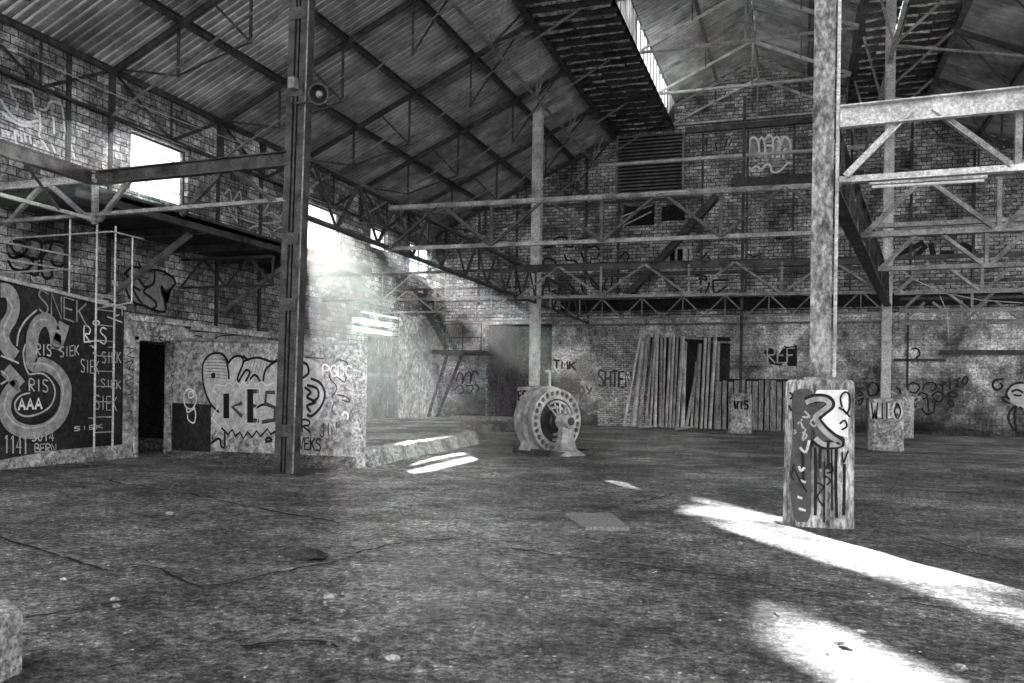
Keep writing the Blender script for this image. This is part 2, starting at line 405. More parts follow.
bm_ = B(); box(bm_, -6.68, -3.05, YB-.115, YB-.1, 0, 4.2); box(bm_, -3.05, .5, YB-.115, YB-.1, 0, 2.3); struct('wall_shade_sheet', bm_, 'soot_shade')  # dark sheet on the wall, painting the shade between leaning tubes and boards
bm_ = B(); box(bm_, XL, XL+.04, 34.75, 39.9, 0, 5.0); struct('wall_left_plaster', bm_, 'plaster')
struct('trim_2', bm, brick('pale_small_bricks', 'Y', .62, .35, .1, .26, .1, .014, .6))
# dark room behind the tall opening
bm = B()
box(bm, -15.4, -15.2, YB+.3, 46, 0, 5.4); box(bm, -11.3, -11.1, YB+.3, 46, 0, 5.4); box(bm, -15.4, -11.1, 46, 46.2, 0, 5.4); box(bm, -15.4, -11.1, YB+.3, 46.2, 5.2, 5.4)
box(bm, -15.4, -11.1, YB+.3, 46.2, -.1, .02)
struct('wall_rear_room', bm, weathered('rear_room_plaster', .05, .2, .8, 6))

# roofs -- corrugated sheets running up the slope
def corrugated(name, x0, z0, x1, z1, y0, y1, pitch=.26, amp=.06, mat='roof', nx=5, gap=()):
    bm = B(); n = int((y1-y0)/pitch*6); prev = None
    th = math.atan2(z1-z0, x1-x0); nx_, nz_ = -math.sin(th), math.cos(th)
    for j in range(n+1):
        y = y0 + (y1-y0)*j/n; a = amp*math.sin(2*math.pi*(y-y0)/pitch)
        row = [bm.verts.new((x0+(x1-x0)*i/nx + nx_*a, y, z0+(z1-z0)*i/nx + nz_*a)) for i in range(nx+1)]
        if prev:
            for i in range(nx): bm.faces.new((prev[i], prev[i+1], row[i+1], row[i]))
        prev = row
    return struct(name, bm, mat, smooth=True, recalc=False)
U = .16
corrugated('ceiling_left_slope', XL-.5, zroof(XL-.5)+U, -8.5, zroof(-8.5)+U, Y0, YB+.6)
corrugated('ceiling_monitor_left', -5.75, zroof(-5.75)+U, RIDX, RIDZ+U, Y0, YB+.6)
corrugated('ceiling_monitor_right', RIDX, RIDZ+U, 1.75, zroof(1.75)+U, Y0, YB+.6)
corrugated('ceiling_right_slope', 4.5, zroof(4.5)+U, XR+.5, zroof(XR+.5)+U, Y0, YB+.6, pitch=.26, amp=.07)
ZS = 13.78
for nm, a, b in (('ceiling_left_strip', -8.6, -5.7), ('ceiling_right_strip', 1.7, 4.6)):
    bm = B(); box(bm, a, b, Y0, YB, ZS+.1, ZS+.16)
    st = struct(nm, bm, 'strip')
    bm = B(); y = 5.0; k = 0
    while y < YB - .2:
        ibeam(bm, (a, y, ZS+.04), (b, y, ZS+.04),   .1, .2, .03)
        y += .7
    obj('joist_row', bm, 'strip', st)
    bm = B(); random.seed(3)
    y = 5.1
    while y < YB - .3:
        for q in range(5):
            xa = a + .2 + q*.52 + random.uniform(-.05, .05); yb_ = y + random.uniform(0, .06)
            hexa(bm, [(xa, yb_, ZS+.05), (xa+.49, yb_, ZS+.05), (xa+.49, yb_+.3, ZS+random.uniform(-.02, .08)), (xa, yb_+.3, ZS+random.uniform(-.02, .08)), (xa, yb_, ZS+.07), (xa+.49, yb_, ZS+.07), (xa+.49, yb_+.3, ZS+.1), (xa, yb_+.3, ZS+.1)])
        y += .7
    obj('torn_lining', bm, 'plaster', st)
# clerestory glazing (vertical, between the low strip and the high monitor roof)
def clerestory(name, x, open_, mat):
    bm = B(); z0, z1 = ZS+.15, zroof(x)+U
    sq(bm, (x, Y0, z0), (x, YB, z0), .1, .1); sq(bm, (x, Y0, z1-.02), (x, YB, z1-.02), .08, .06)
    y = Y0
    while y < YB:
        sq(bm, (x, y, z0), (x, y, z1), .04, .04); y += .74
    f = struct(name, bm, 'steel')
    bm = B(); y = Y0; random.seed(11)
    while y < YB-.7:
        if not (open_[0] < y < open_[1]) and random.random() > .03 and True:
            box(bm, x-.01, x+.01, y+.03, y+.71, z0+.04, z1-.05)
        y += .74
    p = obj('dirty_pane', bm, mat, f); return f
gm = bpy.data.materials.new('grimy_wired_glass'); gm.use_nodes = True
nt = gm.node_tree; b = nt.nodes['Principled BSDF']; tc = nn(nt, 'ShaderNodeTexCoord')
tr = nn(nt, 'ShaderNodeBsdfTranslucent'); ms = nn(nt, 'ShaderNodeMixShader', i_Fac=.6)
g1 = ramp(nt, noi(nt, tc.outputs['Object'], 2.2, 6, .7, (1, 3, .5)), ((.35, .02), (.65, .35)))
nt.links.new(g1, tr.inputs[0]); nt.links.new(g1, b.inputs['Base Color'])
nt.links.new(b.outputs[0], ms.inputs[1]); nt.links.new(tr.outputs[0], ms.inputs[2]); nt.links.new(ms.outputs[0], nt.nodes['Material Output'].inputs[0])
clerestory('window_5', -5.75, (30.0, 37.6), gm)
random.seed(0); clerestory('window_6', 1.75, (50, 51), 'strip')
# louvres closing the low strip at the gable
lv = empty('louvre_panel', (-6.95, YB-.15, 10.9), 'large black louvred panel high on the brick gable below the dark roof strip', 'louvre')
bm = B(); box(bm, -8.4, -5.25, YB-.06, YB-.02, 10.9, 13.7); obj('backing', bm, 'dark', lv)
bm = B()
for i in range(17):
    z = 11.0 + i*.165
    hexa(bm, [(-8.35, YB-.2, z), (-5.3, YB-.2, z), (-5.3, YB-.07, z+.09), (-8.35, YB-.07, z+.09), (-8.35, YB-.2, z+.02), (-5.3, YB-.2, z+.02), (-5.3, YB-.07, z+.11), (-8.35, YB-.07, z+.11)])
obj('slats', bm, 'steel_mid', lv)
bm = B()
for x in (-8.4, -5.28): sq(bm, (x, YB-.2, 10.9), (x, YB-.2, 13.75), .09, .09)
sq(bm, (-8.4, YB-.2, 10.9), (-5.28, YB-.2, 10.9), .1, .12)
obj('frame', bm, 'steel_mid', lv)

# ------------------------------------------------------------------ purlins (each a long steel on the rafters)
def purlin(x, label, z=None, w=.12):
    z = z if z is not None else zroof(x) - .02
    bm = B(); chan(bm, (x, Y0, z), (x, YB-.05, z), w, .2, .02)
    return tag(obj('roof_purlin', bm, 'steel'), label, 'purlin')
purlin(-15.0, 'long dark purlin on the near roof slope, closest to the eaves of the blockwork wall')
purlin(-12.8, 'long dark purlin across the middle of the roof slope over the blockwork wall')
purlin(-10.6, 'long dark purlin just below the dark ribbed roof strip with the sunlit clerestory')
purlin(-8.6, 'heavy dark purlin edging the ribbed roof strip on its lower side', w=.2)
purlin(-3.85, 'purlin under the high roof between the sunlit clerestory and the ridge', w=.1)
purlin(0.1, 'purlin under the high roof just past the ridge, above the hanging scissor bars', w=.1)
purlin(4.6, 'heavy purlin edging the far dark roof strip behind the tall pier column', w=.2)
purlin(6.9, 'purlin under the darkest roof slope, first below the far strip')
purlin(9.2, 'purlin under the darkest roof slope, second below the far strip')
purlin(11.4, 'lowest purlin of the darkest roof slope at the picture edge')

# ------------------------------------------------------------------ roof bents
def member(parent, name, p, q, w=.08, mat='steel', kind='angle', up=UP):
    bm = B()
    p = V(p); q = V(q)
    {'angle': lambda: angle(bm, p, q, w, .014, up), 'tee': lambda: tee(bm, p, q, w*1.3, w, .016, up),
     'tube': lambda: tube(bm, p, q, w/2, 8), 'i': lambda: ibeam(bm, p, q, w*.6, w, .02, up), 'sq': lambda: sq(bm, p, q, w, w, up)}[kind]()
    return obj(name, bm, mat, parent)
bents = [13.2, 17.6, 22.0, 26.5, 30.9, 35.4, 39.7]
where = ['nearest, mostly overhead', 'second from the camera, above the bright square window', 'third from the camera, behind the floodlight column', 'fourth, midway down the hall',
         'fifth, carried by the column beside the old generator', 'sixth, last free one before the gable', 'seventh, lying against the brick gable']
for Y, wh in zip(bents, where):
    t = empty('roof_truss', (RIDX, Y, 9.8), 'dark steel roof truss spanning the hall, ' + wh, 'roof truss')
    z = lambda x: zroof(x) - .16
    member(t, 'rafter', (XL, Y, z(XL)), (-8.5, Y, z(-8.5)), .16, kind='i')
    member(t, 'rafter', (-5.75, Y, z(-5.75)), (RIDX, Y, z(RIDX)), .13, 'steel_mid', kind='i')
    member(t, 'rafter', (RIDX, Y, z(RIDX)), (1.75, Y, z(1.75)), .13, 'steel_mid', kind='i')
    member(t, 'rafter', (4.5, Y, z(4.5)), (XR, Y, z(XR)), .16, kind='i')
    feet = [(-17.1, Y, 8.55), (-15, Y, 9.4), (-12.85, Y, 10.0), (-10.6, Y, 11.1), (-9.4, Y, 12.45)]
    tops = [None, (-15, Y, z(-15)), (-12.85, Y, z(-12.85)), (-10.6, Y, z(-10.6))]
    member(t, 'lower_chord', feet[0], (-12.7, Y, 10.75), .075, 'steel_mid', 'angle')
    member(t, 'lower_chord', feet[1], feet[2], .06); member(t, 'lower_chord', feet[2], feet[4], .07, 'steel_mid')
    member(t, 'strut', (-17.0, Y, z(-17)), feet[1], .06)
    for i in (1, 2): member(t, 'hanger', tops[i], feet[i], .06, kind='sq')
    member(t, 'strut', (-14, Y, z(-14)), feet[2], .05)
    member(t, 'hanger', tops[3], feet[3], .05, kind='sq')
    member(t, 'strut', feet[3], (-8.6, Y, ZS), .06)
    member(t, 'brace', (-9.4, Y, 12.45), (-6.6, Y, 14.0+.0), .09, 'steel_mid', 'angle')
    if Y > 25:
        member(t, 'tie', (-5.75, Y, 14.0), (1.75, Y, 14.0), .1, 'steel_light' if Y > 33 else 'steel_mid', 'tee')
        n0 = (RIDX, Y, 15.75)
        member(t, 'king_post', (RIDX, Y, z(RIDX)), (RIDX, Y, 14.0), .07, 'steel_mid', 'sq')
        member(t, 'strut', (-5.7, Y, 14.05), n0, .11, 'steel_light'); member(t, 'strut', (1.7, Y, 14.05), n0, .11, 'steel_light')
        member(t, 'strut', n0, (-3.85, Y, z(-3.85)), .05, 'steel_mid'); member(t, 'strut', n0, (-.15, Y, z(-.15)), .05, 'steel_mid')
        member(t, 'hanger', (-3.85, Y, z(-3.85)), (-3.85, Y, 14.9), .05, kind='sq'); member(t, 'hanger', (-.15, Y, z(-.15)), (-.15, Y, 14.9), .05, kind='sq')
        member(t, 'strut', (2.4, Y, 11.6), (1.75, Y, 14.0), .07, 'steel_mid')
        member(t, 'strut', (2.4, Y, 11.6), (4.6, Y, zroof(4.6)-.2), .08, 'steel_mid'); 
        member(t, 'lower_chord', (2.4, Y, 11.6), (9.2, Y, 10.2), .08, 'steel_mid'); member(t, 'hanger', (6.9, Y, z(6.9)), (6.9, Y, 10.7), .07, kind='sq')
        member(t, 'strut', (4.6, Y, z(4.6)), (6.9, Y, 10.7), .06); member(t, 'strut', (6.9, Y, 10.7), (9.2, Y, z(9.2)), .07)
        member(t, 'strut', (9.2, Y, z(9.2)), (11.4, Y, 9.3), .06); member(t, 'lower_chord', (9.2, Y, 10.2), (13.2, Y, 9.3), .07)

member(empty('tie_beam', (-8.6, 37, 11.6), 'pale tie beam crossing the hall just before the gable and under the black louvres', 'beam'), 'bar', (-8.6, 37, 11.6), (2.4, 37, 11.6), .13, 'steel_light', 'tee')
# generic flat truss between two points with W web; every bar a part
def wtruss(name, label, p, q, h, npan, wt=.1, wb=.09, ww=.06, mat='steel', topkind='tee', cat='truss', verts=False, matb=None, group=None, web2=None, toph=None, webmat=None, mid=False):
    p = V(p); q = V(q)          # p,q: ends of the TOP chord line; bottom = -h
    t = empty(name, (p.x, p.y, p.z-h), label, cat, group); dn = V((0, 0, -h))
    matb = matb or mat; webmat = webmat or matb
    member(t, 'top_chord', p, q, toph or wt, mat, topkind); member(t, 'bottom_chord', p+dn, q+dn, wb, matb, 'tee' if topkind != 'tube' else 'angle')
    d = (q-p)
    for i in range(npan):
        a, m, e = p + d*(i/npan), p + d*((i+.5)/npan), p + d*((i+1)/npan)
        member(t, 'web_bar', a+dn, m, ww, webmat); member(t, 'web_bar', m, e+dn, ww, webmat)
        if verts or i == npan-1: member(t, 'web_post', e, e+dn, ww*.9, webmat, 'sq')
        if mid: member(t, 'web_post', m, m+dn, ww*.7, webmat, 'sq')
    return t

# eaves truss along the blockwork wall
ev = empty('eaves_truss', (XL+.12, 8, 8.55), 'long lattice girder under the eaves along the top of the blockwork wall', 'truss')
member(ev, 'top_chord', (XL+.12, 6, EAVE-.06), (XL+.12, YB, EAVE-.06), .16, kind='i'); member(ev, 'bottom_chord', (XL+.12, 6, 8.55), (XL+.12, YB, 8.55), .09)
ys = [8.8] + bents
for a, b in zip(ys, ys[1:]):
    m_ = (a+b)/2
    member(ev, 'web_bar', (XL+.12, a, EAVE-.1), (XL+.12, m_, 8.55), .08); member(ev, 'web_bar', (XL+.12, m_, 8.55), (XL+.12, b, EAVE-.1), .08)
    member(ev, 'web_post', (XL+.12, b, EAVE), (XL+.12, b, 8.4), .12, kind='sq'); member(ev, 'web_post', (XL+.12, m_, EAVE), (XL+.12, m_, 8.55), .05, kind='sq')
# high longitudinal trusses with fans of bars under the strips
def fan_truss(label, x, zb, nodes, xt, zt):
    t = empty('valley_truss', (x, nodes[0], zb), label, 'truss')
    member(t, 'bottom_chord', (x, 14, zb), (x, YB, zb), .1, 'steel_mid', 'tee')
    n = len(nodes)
    for i, y in enumerate(nodes):
        for dy in (-2.2, -.75, .75, 2.2): 
            if y+dy < YB: member(t, 'web_bar', (x, y, zb), (xt, y+dy, zt), .07, 'steel' if dy == .75 else 'steel_mid')
    return t
fan_truss('high lattice girder with fans of bars below the lower edge of the sunlit roof strip', -9.4, 12.45, [16.1, 20.6, 25.2, 30.1, 34.8, 39.2], -8.55, ZS)
fan_truss('high lattice girder with fans of bars beside the far dark roof strip', 2.4, 11.6, [18.4, 22.9, 27.6, 32.2, 36.8], 3.0, ZS-.12)
rt = empty('ridge_truss', (RIDX, 20, 15.7), 'narrow lattice girder running below the ridge of the high roof', 'truss')
member(rt, 'bottom_chord', (RIDX, 12, 15.75), (RIDX, YB, 15.75), .08, 'steel_mid')
y = 22.0
while y < YB-1:
    member(rt, 'web_bar', (RIDX, y, 15.75), (RIDX, y+1.1, 16.6), .06); member(rt, 'web_bar', (RIDX, y+1.1, 16.6), (RIDX, y+2.2, 15.75), .06); y += 2.2

# ------------------------------------------------------------------ columns and piers
def pier(label, cx, cy, w, h, mat='concrete2', cap=False, group=None, dpt=None):
    bm = B(); d = dpt or w; c = .13*w; out = [(-w/2+c, -d/2), (w/2-c, -d/2), (w/2, -d/2+c), (w/2, d/2-c), (w/2-c, d/2), (-w/2+c, d/2), (-w/2, d/2-c), (-w/2, -d/2+c)]
    rings = []
    for z, s in ((-.05, 1.03), (.12, 1.0), (h*.5, .985), (h-.1, .97), (h-.03, .95), (h, .88)):
        rings.append([bm.verts.new((cx+x*s, cy+y*s, z)) for x, y in out])
    for A, C in zip(rings, rings[1:]):
        for i in range(8): bm.faces.new((A[i], A[(i+1) % 8], C[(i+1) % 8], C[i]))
    bm.faces.new(rings[0][::-1]); bm.faces.new(rings[-1])
    return tag(obj('concrete_pier', bm, mat), label, 'pier', group)
P1Y = 11.38
pier1 = pier('tall graffitied concrete pier carrying the nearest steel column, standing by the sunlit streak', .23, P1Y, .82, 1.79)
pier2 = pier('squat concrete pier painted with WILO below its steel column', 2.45, 28.0, .98, 1.52, 'concrete')
pier3 = pier('short pale concrete pier in front of the leaning boards at the back wall', -2.35, 36.6, .92, 1.62, 'concrete')
pier4 = pier('concrete pier half hidden behind the round generator', -9.7, 31.3, 1.15, 1.75, 'concrete')
def steel_column(label, x, y, z0, z1, w=.28, d=.3, lean=0, mat='steel_mid', conduit=None):
    t = empty('steel_column', (x, y, z0), label, 'column')
    bm = B(); ibeam(bm, (x, y, z0-.01), (x+lean, y, z1), w, d, .03, up=V((0, 1, 0))); obj('shaft', bm, mat, t)
    bm = B(); box(bm, x-w*.75, x+w*.75, y-d*.75, y+d*.75, z0-.005, z0+.035); obj('base_plate', bm, 'steel_mid', t)
    if conduit:
        bm = B(); tube(bm, (x+conduit, y-.2, z0+.02), (x+conduit+lean, y-.2, z1), .022, 8); obj('conduit', bm, 'steel_light', t)
    return t
c1 = steel_column('tall pale steel column rising from the nearest graffitied concrete pier', .23, P1Y, 1.79, 13.7, .25, .3, mat='column_steel', conduit=.165)
c2 = steel_column('pale steel column standing on the squat WILO pier in the far aisle', 2.45, 28.0, 1.52, 13.7, .27, .3, mat='steel_light')
c3 = steel_column('slender dark post rising from the short pier in front of the leaning boards', -2.35, 36.6, 1.62, 14.0, .12, .12, mat='steel')
c4 = steel_column('pale-footed steel column standing behind the round generator', -9.7, 31.3, 1.75, 12.6, .36, .3, mat='steel_light')
# big built-up column at the door, two channels and batten plates, on the floor
t = empty('steel_column', (-8.93, 13.5, 0), 'massive dark built-up steel column standing on the floor before the graffiti screen wall', 'column')
ln = .3
for s in (-1, 1):
    bm = B(); x = -8.93 + s*.125; w = .065
    extr(bm, (x, 13.5, 0), (x+ln, 13.5, 13.7), ((-.13, -w), (.13, -w), (.13, w), (-.13, w)), up=V((1, 0, 0)))
    obj('channel', bm, 'steel', t)
bm = B(); sq(bm, (-8.93, 13.44, 0), (-8.93+ln, 13.44, 13.7), .13, .04); obj('web_plate', bm, 'machine_dark', t)
for z in (.7, 3.0, 4.2, 6.9, 8.3, 9.7):
    bm = B(); x = -8.93 + ln*z/13.7; box(bm, x-.17, x+.17, 13.35, 13.37, z, z+.22); obj('batten_plate', bm, 'steel', t)
bm = B(); box(bm, -9.3, -8.55, 13.2, 13.85, -.02, .03); obj('base_plate', bm, 'steel', t)
bm = B(); tube(bm, (-8.7, 13.34, .0), (-8.7+ln*.63, 13.34, 8.6), .016, 6); obj('conduit', bm, 'steel_mid', t)
bm = B(); box(bm, -8.82, -8.7, 13.2, 13.36, 7.0, 7.2); obj('junction_box', bm, 'steel_mid', t)
# floodlight bracketed to it
fl = empty('floodlight', (-8.45, 13.3, 6.8), 'round black floodlight bracketed high on the massive built-up column', 'lamp')
ax = V((.25, -1, -.25)).normalized(); fc = V((-8.08, 13.05, 6.76))
bm = B(); lathe(bm, fc - ax*.2, ax, ((0, .04), (.03, .09), (.12, .15), (.24, .18), (.27, .185), (.27, .16), (.2, .13), (.1, .08)), 24); obj('reflector', bm, 'lamp', fl, smooth=False)
bm = B(); lathe(bm, fc - ax*.02, ax, ((0, .04), (.04, .07), (.08, .04)), 14); obj('bulb', bm, 'steel_mid', fl, smooth=True)
bm = B(); pipe(bm, [(-8.75, 13.3, 6.75), (-8.25, 13.2, 6.7), tuple(fc - ax*.1)], .025); obj('bracket', bm, 'steel', fl)

# ------------------------------------------------------------------ low girders
# girder from the massive column to the blockwork wall
a5 = V((-13.4, 13.4, 5.72)); e5 = V((-8.95, 13.4, 5.78)); wL = V((XL, 13.4, 5.7)); dn = V((0, 0, -.78))
t = empty('floor_girder', (-13.4, 13.4, 4.85), 'heavy dark girder from the massive column to the blockwork wall before the square window', 'girder')
member(t, 'top_chord', a5, e5, .27, kind='i'); member(t, 'top_chord', wL, a5, .14, 'steel_light', 'i')
member(t, 'bottom_chord', wL+dn, e5+dn, .08, 'steel_mid', 'tee')
for p, q in (((-10.4, 5.6), (-11.3, 4.85)), ((-10.1, 5.6), (-9.1, 4.9)), ((-12.5, 5.65), (-13.3, 4.85)), ((-14.6, 5.65), (-13.5, 4.85)), ((-14.8, 5.65), (-15.8, 4.85))):
    member(t, 'web_bar', (p[0], 13.4, p[1]), (q[0], 13.4, q[1]), .08, 'steel_mid' if q[0] < -13 else 'steel')
member(t, 'web_post', (-13.4, 13.4, 5.7), (-13.4, 13.4, 4.8), .09, 'steel_mid', 'sq')
t = empty('floor_girder', (-13.4, 9, 4.9), 'dark girder running along the top of the black graffiti annex, over its handrails', 'girder')
member(t, 'top_chord', (-13.4, 7, 5.8), (-13.4, 13.3, 5.72), .27, kind='i'); member(t, 'bottom_chord', (-13.4, 7, 4.95), (-13.4, 13.3, 4.86), .07, 'galv', 'tee')
for y in (8, 10, 11.6): member(t, 'web_bar', (-13.4, y, 5.7), (-13.4, y+.9, 4.9), .06)
# longitudinal girder from the massive column to the back wall past the generator column
t = wtruss('floor_girder', 'long lattice girder running down the hall from the massive column to the generator column', (-9.2, 13.7, 6.05), (-9.65, 31.1, 6.1), 1.15, 9, .11, .1, .065, 'steel')
t = wtruss('floor_girder', 'short lattice girder continuing from the generator column to the back wall', (-9.65, 31.5, 6.1), (-9.65, 39.7, 6.0), 1.15, 4, .11, .1, .065, 'steel')
# cross girders of the middle aisle
wtruss('cross_girder', 'nearest lattice girder crossing the middle aisle, top bar a thick pale tube', (-9.1, 17.8, 5.8), (.9, 18.1, 5.8), 1.0, 4, .12, .1, .075, 'steel_mid', 'tube', toph=.13, verts=True, webmat='steel')
wtruss('cross_girder', 'dark lattice girder crossing the middle aisle, second from the camera', (-9.3, 27.9, 5.82), (2.3, 28.5, 5.82), 1.05, 4, .1, .1, .075, 'steel', toph=.24, topkind='i', verts=True, matb='steel_mid')
wtruss('cross_girder', 'thin lattice girder crossing the middle aisle in front of the dark gallery beam', (-9.4, 37.6, 5.75), (3.2, 37.4, 5.85), .9, 7, .1, .08, .06, 'steel', matb='steel_mid', mid=True)
for Y, z in ((28.2, 'before the sheet-metal door'), (33.0, 'past the sheet-metal door'), (37.8, 'over the ladder stair')):
    wtruss('cross_girder', 'dark lattice girder from the hall girder to the side wall, ' + z, (XL, Y, 5.8), (-9.6, Y, 5.8), .95, 3, .1, .08, .06, 'steel', matb='steel_mid', verts=True)
# cross girders of the far aisle, all alike, one behind the other
rows = [(11.15, .42), (15.1, .92), (19.2, 1.5), (23.8, 2.25), (28.9, 2.9), (33.8, 3.4)]
nm = ['nearest, with its riveted deep pale top beam', 'second from the camera, behind the fluorescent tube', 'third from the camera', 'fourth from the camera', 'fifth, just past the WILO pier column', 'farthest, by the back wall']
for (Y, x), wh in zip(rows, nm):
    near = Y < 12
    L = 3.2 if near else 4.6
    t = empty('aisle_girder', (x, Y, 4.2), 'lattice girder crossing the far aisle, ' + wh, 'girder')
    if near:
        bm = B(); chan(bm, (x, Y, 5.0), (x+5, Y-.3, 5.0), .1, .27, .018); top = obj('top_beam', bm, 'steel_light', t)
        bm = B()
        for i in range(22): 
            xx = x+.12+i*.215; lathe(bm, (xx, Y-.06*i/4.6-.003, 5.09), (0, -1, 0), ((0, .014), (.008, .012), (.012, .004)), 8)
        obj('rivet_row', bm, 'steel', top)
    else: member(t, 'top_chord', (x, Y, 5.1), (x+L*1.6, Y-.1, 5.1), .1, 'steel_mid' if Y < 20 else 'steel', 'tee')
    member(t, 'bottom_chord', (x, Y, 4.2), (x+L*1.6, Y-.2, 4.2), .085 if near else .1, 'steel_light' if near else 'steel_mid', 'tee')
    s = 2.0 if not near else 1.92
    k = 0
    while k*s < L*1.5:
        a = x + k*s
        member(t, 'web_bar', (a+.1, Y-.02, 4.25), (a+s*.42, Y-.02, 4.98), .085, 'steel_light' if near else 'steel_mid', 'angle')
        member(t, 'web_bar', (a+s*.52, Y-.02, 4.98), (a+s*.95, Y-.02, 4.25), .085, 'steel_mid', 'angle')
        member(t, 'web_post', (a+s, Y-.02, 4.2), (a+s, Y-.02, 5.05), .07, 'steel_mid', 'sq')
        k += 1
wtruss('row_girder', 'lattice girder running back along the columns from the tall pier to the WILO pier column', (.35, 11.6, 5.1), (2.45, 27.8, 5.2), .9, 10, .09, .16, .06, 'steel', 'tee', matb='steel')
t = empty('fluorescent_fitting', (.96, 14.4, 4.85), 'long pale fluorescent tube fitting hung below the riveted girder of the far aisle', 'light fitting')
bm = B(); sq(bm, (.98, 14.4, 4.93), (2.62, 14.4, 4.93), .1, .05); obj('housing', bm, 'steel_light', t)
bm = B(); tube(bm, (1.02, 14.38, 4.87), (2.58, 14.38, 4.87), .022, 10); obj('tube', bm, 'p_white', t)

# ------------------------------------------------------------------ gallery / ledges on the back wall
def lbox(name, label, cat, dims, mat, group=None):
    bm = B(); box(bm, *dims); return tag(obj(name, bm, mat), label, cat, group)
g = empty('gallery_beam', (-1, 39.6, 5.6), 'long black channel beam across the back wall above the plaster', 'beam')
bm = B(); chan(bm, (-11, 39.6, 5.7), (13, 39.6, 5.7), .3, .5, .03); obj('channel', bm, 'dark', g)
bm = B()
for i in range(12): box(bm, -10.6+i*2, -10.5+i*2, 39.6, 39.9, 5.5, 5.6)
obj('bracket', bm, 'steel', g)
bm = B(); tube(bm, (-11, 39.75, 4.82), (13, 39.75, 4.82), .04, 8); tag(obj('wall_pipe', bm, 'steel_mid'), 'thin pipe running across the back wall below the black channel beam', 'pipe')
lbox('wall_ledge', 'dark ledge high across the gable just below the roof tie', 'ledge', (-5.2, 6.5, 39.75, 40, 13.65, 13.9), 'steel')
lbox('wall_ledge', 'black ledge under the white outlined bubble letters on the gable', 'ledge', (-3.1, 2.5, 39.75, 40, 11.0, 11.4), 'machine_dark')
lbox('wall_ledge', 'long pale ledge across the middle of the gable behind the girders', 'ledge', (-11, 12.5, 39.8, 40, 8.75, 8.9), 'steel_mid')
lbox('wall_ledge', 'dark ledge across the gable just over the figure graffiti', 'ledge', (-11, 12.5, 39.8, 40, 7.1, 7.25), 'steel')
lbox('wall_ledge', 'dark ledge at the level of the small black openings', 'ledge', (-16.5, -4.5, 39.85, 40, 10.6, 10.72), 'steel')
bm = B()
for x in (-15.4, -13.4, -9.9, -8.3, -4.4, -2.4, -.4, 2.0, 4.4, 6.8, 9.2, 11.5):
    box(bm, x-.05, x+.05, 39.9, 40, 5.9, min(zroof(x)-.2, 13.6))
struct('trim_3', bm, 'steel')
lbox('wall_post', 'thick dark post on the back wall beside the far-aisle pipe stubs', 'post', (3.35, 3.62, 39.6, 39.88, 0, 5.6), 'machine_dark')
pa, pb = PY(39.85)(884, 353), PY(39.85)(1023, 352)
lbox('wall_ledge', 'black ledge low on the plaster wall in the far aisle, over the drawn face', 'ledge', (pa.x+2.2, 12.5, 39.75, 39.9, pa.z-.08, pa.z+.12), 'machine_dark')
lbox('wall_ledge', 'thin dark ledge low on the plaster wall beside the writing TITO', 'ledge', (pa.x+.4, pa.x+2.4, 39.8, 39.9, pa.z-.35, pa.z-.24), 'machine_dark')
lbox('wall_pipe', 'thin dark vertical pipe on the plaster wall above the flower graffiti', 'pipe', (pa.x+.9, pa.x+.97, 39.8, 39.9, 2.0, 5.3), 'machine_dark')
w7 = B(); x0, x1, z0, z1 = -6.15, -4.95, 7.45, 8.3
for a in ((x0-.15, x0, z0-.15, z1+.12), (x1, x1+.15, z0-.15, z1+.12), (x0, x1, z1, z1+.12), (x0, x1, z0-.15, z0), (x0+.05, x0+.3, z0, z1), (x1-.3, x1-.05, z0, z1), ((x0+x1)/2-.06, (x0+x1)/2+.06, z0, z1)):
    box(w7, a[0], a[1], 39.86, 39.95, a[2], a[3])
struct('window_7', w7, 'concrete')
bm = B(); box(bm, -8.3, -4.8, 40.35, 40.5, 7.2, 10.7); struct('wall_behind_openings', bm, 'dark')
# stair flight climbing the gable
t = empty('wall_stair', (-7.6, 39.6, 6.0), 'black steel stair flight climbing diagonally across the gable', 'stair')
for y in (39.35, 39.85):
    bm = B(); sq(bm, (-7.6, y, 6.3), (-3.7, y, 10.6), .05, .3); obj('stringer', bm, 'machine_dark', t)
for i in range(17):
    f = (i+.5)/17; x = -7.6+3.9*f; z = 6.3+4.3*f; bm = B(); box(bm, x-.13, x+.13, 39.37, 39.83, z, z+.03); obj('tread', bm, 'steel', t)
for i in range(2):
    bm = B(); sq(bm, (-8.05+.0*i, 39.8, 9.5+i*.45), (-6.7, 39.8, 10.1+i*.3), .05, .05); tag(obj('broken_bar', bm, 'steel_light'), 'pale broken bar across the upper opening of the gable', 'bar', 'broken bars of the upper opening')

# ------------------------------------------------------------------ mezzanine slab + braces over the annex
t = empty('mezzanine_deck', (-15.6, 18, 5.46), 'dark overhanging mezzanine deck fixed to the blockwork wall above the doorway', 'mezzanine')
bm = B(); box(bm, XL+.07, -14.1, 13.6, 26.3, 5.6, 5.72); obj('deck', bm, 'strip', t)
bm = B(); chan(bm, (-14.1, 26.3, 5.62), (-14.1, 13.6, 5.62), .1, .34, .025); obj('edge_channel', bm, 'steel', t)
for y in (15.4, 17.65, 20, 22.2, 24.4):
    bm = B(); ibeam(bm, (XL+.07, y, 5.5), (-14.15, y, 5.5), .12, .18, .02); obj('joist', bm, 'steel', t)
for y in (17.65, 22.2):
    bm = B(); sq(bm, (XL+.08, y, 3.9), (-14.6, y, 5.42), .12, .12); obj('brace', bm, 'steel_mid', t)
wtruss('mezzanine_truss', 'thin dark lattice below the far end of the mezzanine deck', (XL+.2, 20.2, 5.2), (-13.9, 20.2, 5.2), .8, 2, .07, .06, .06, 'steel')

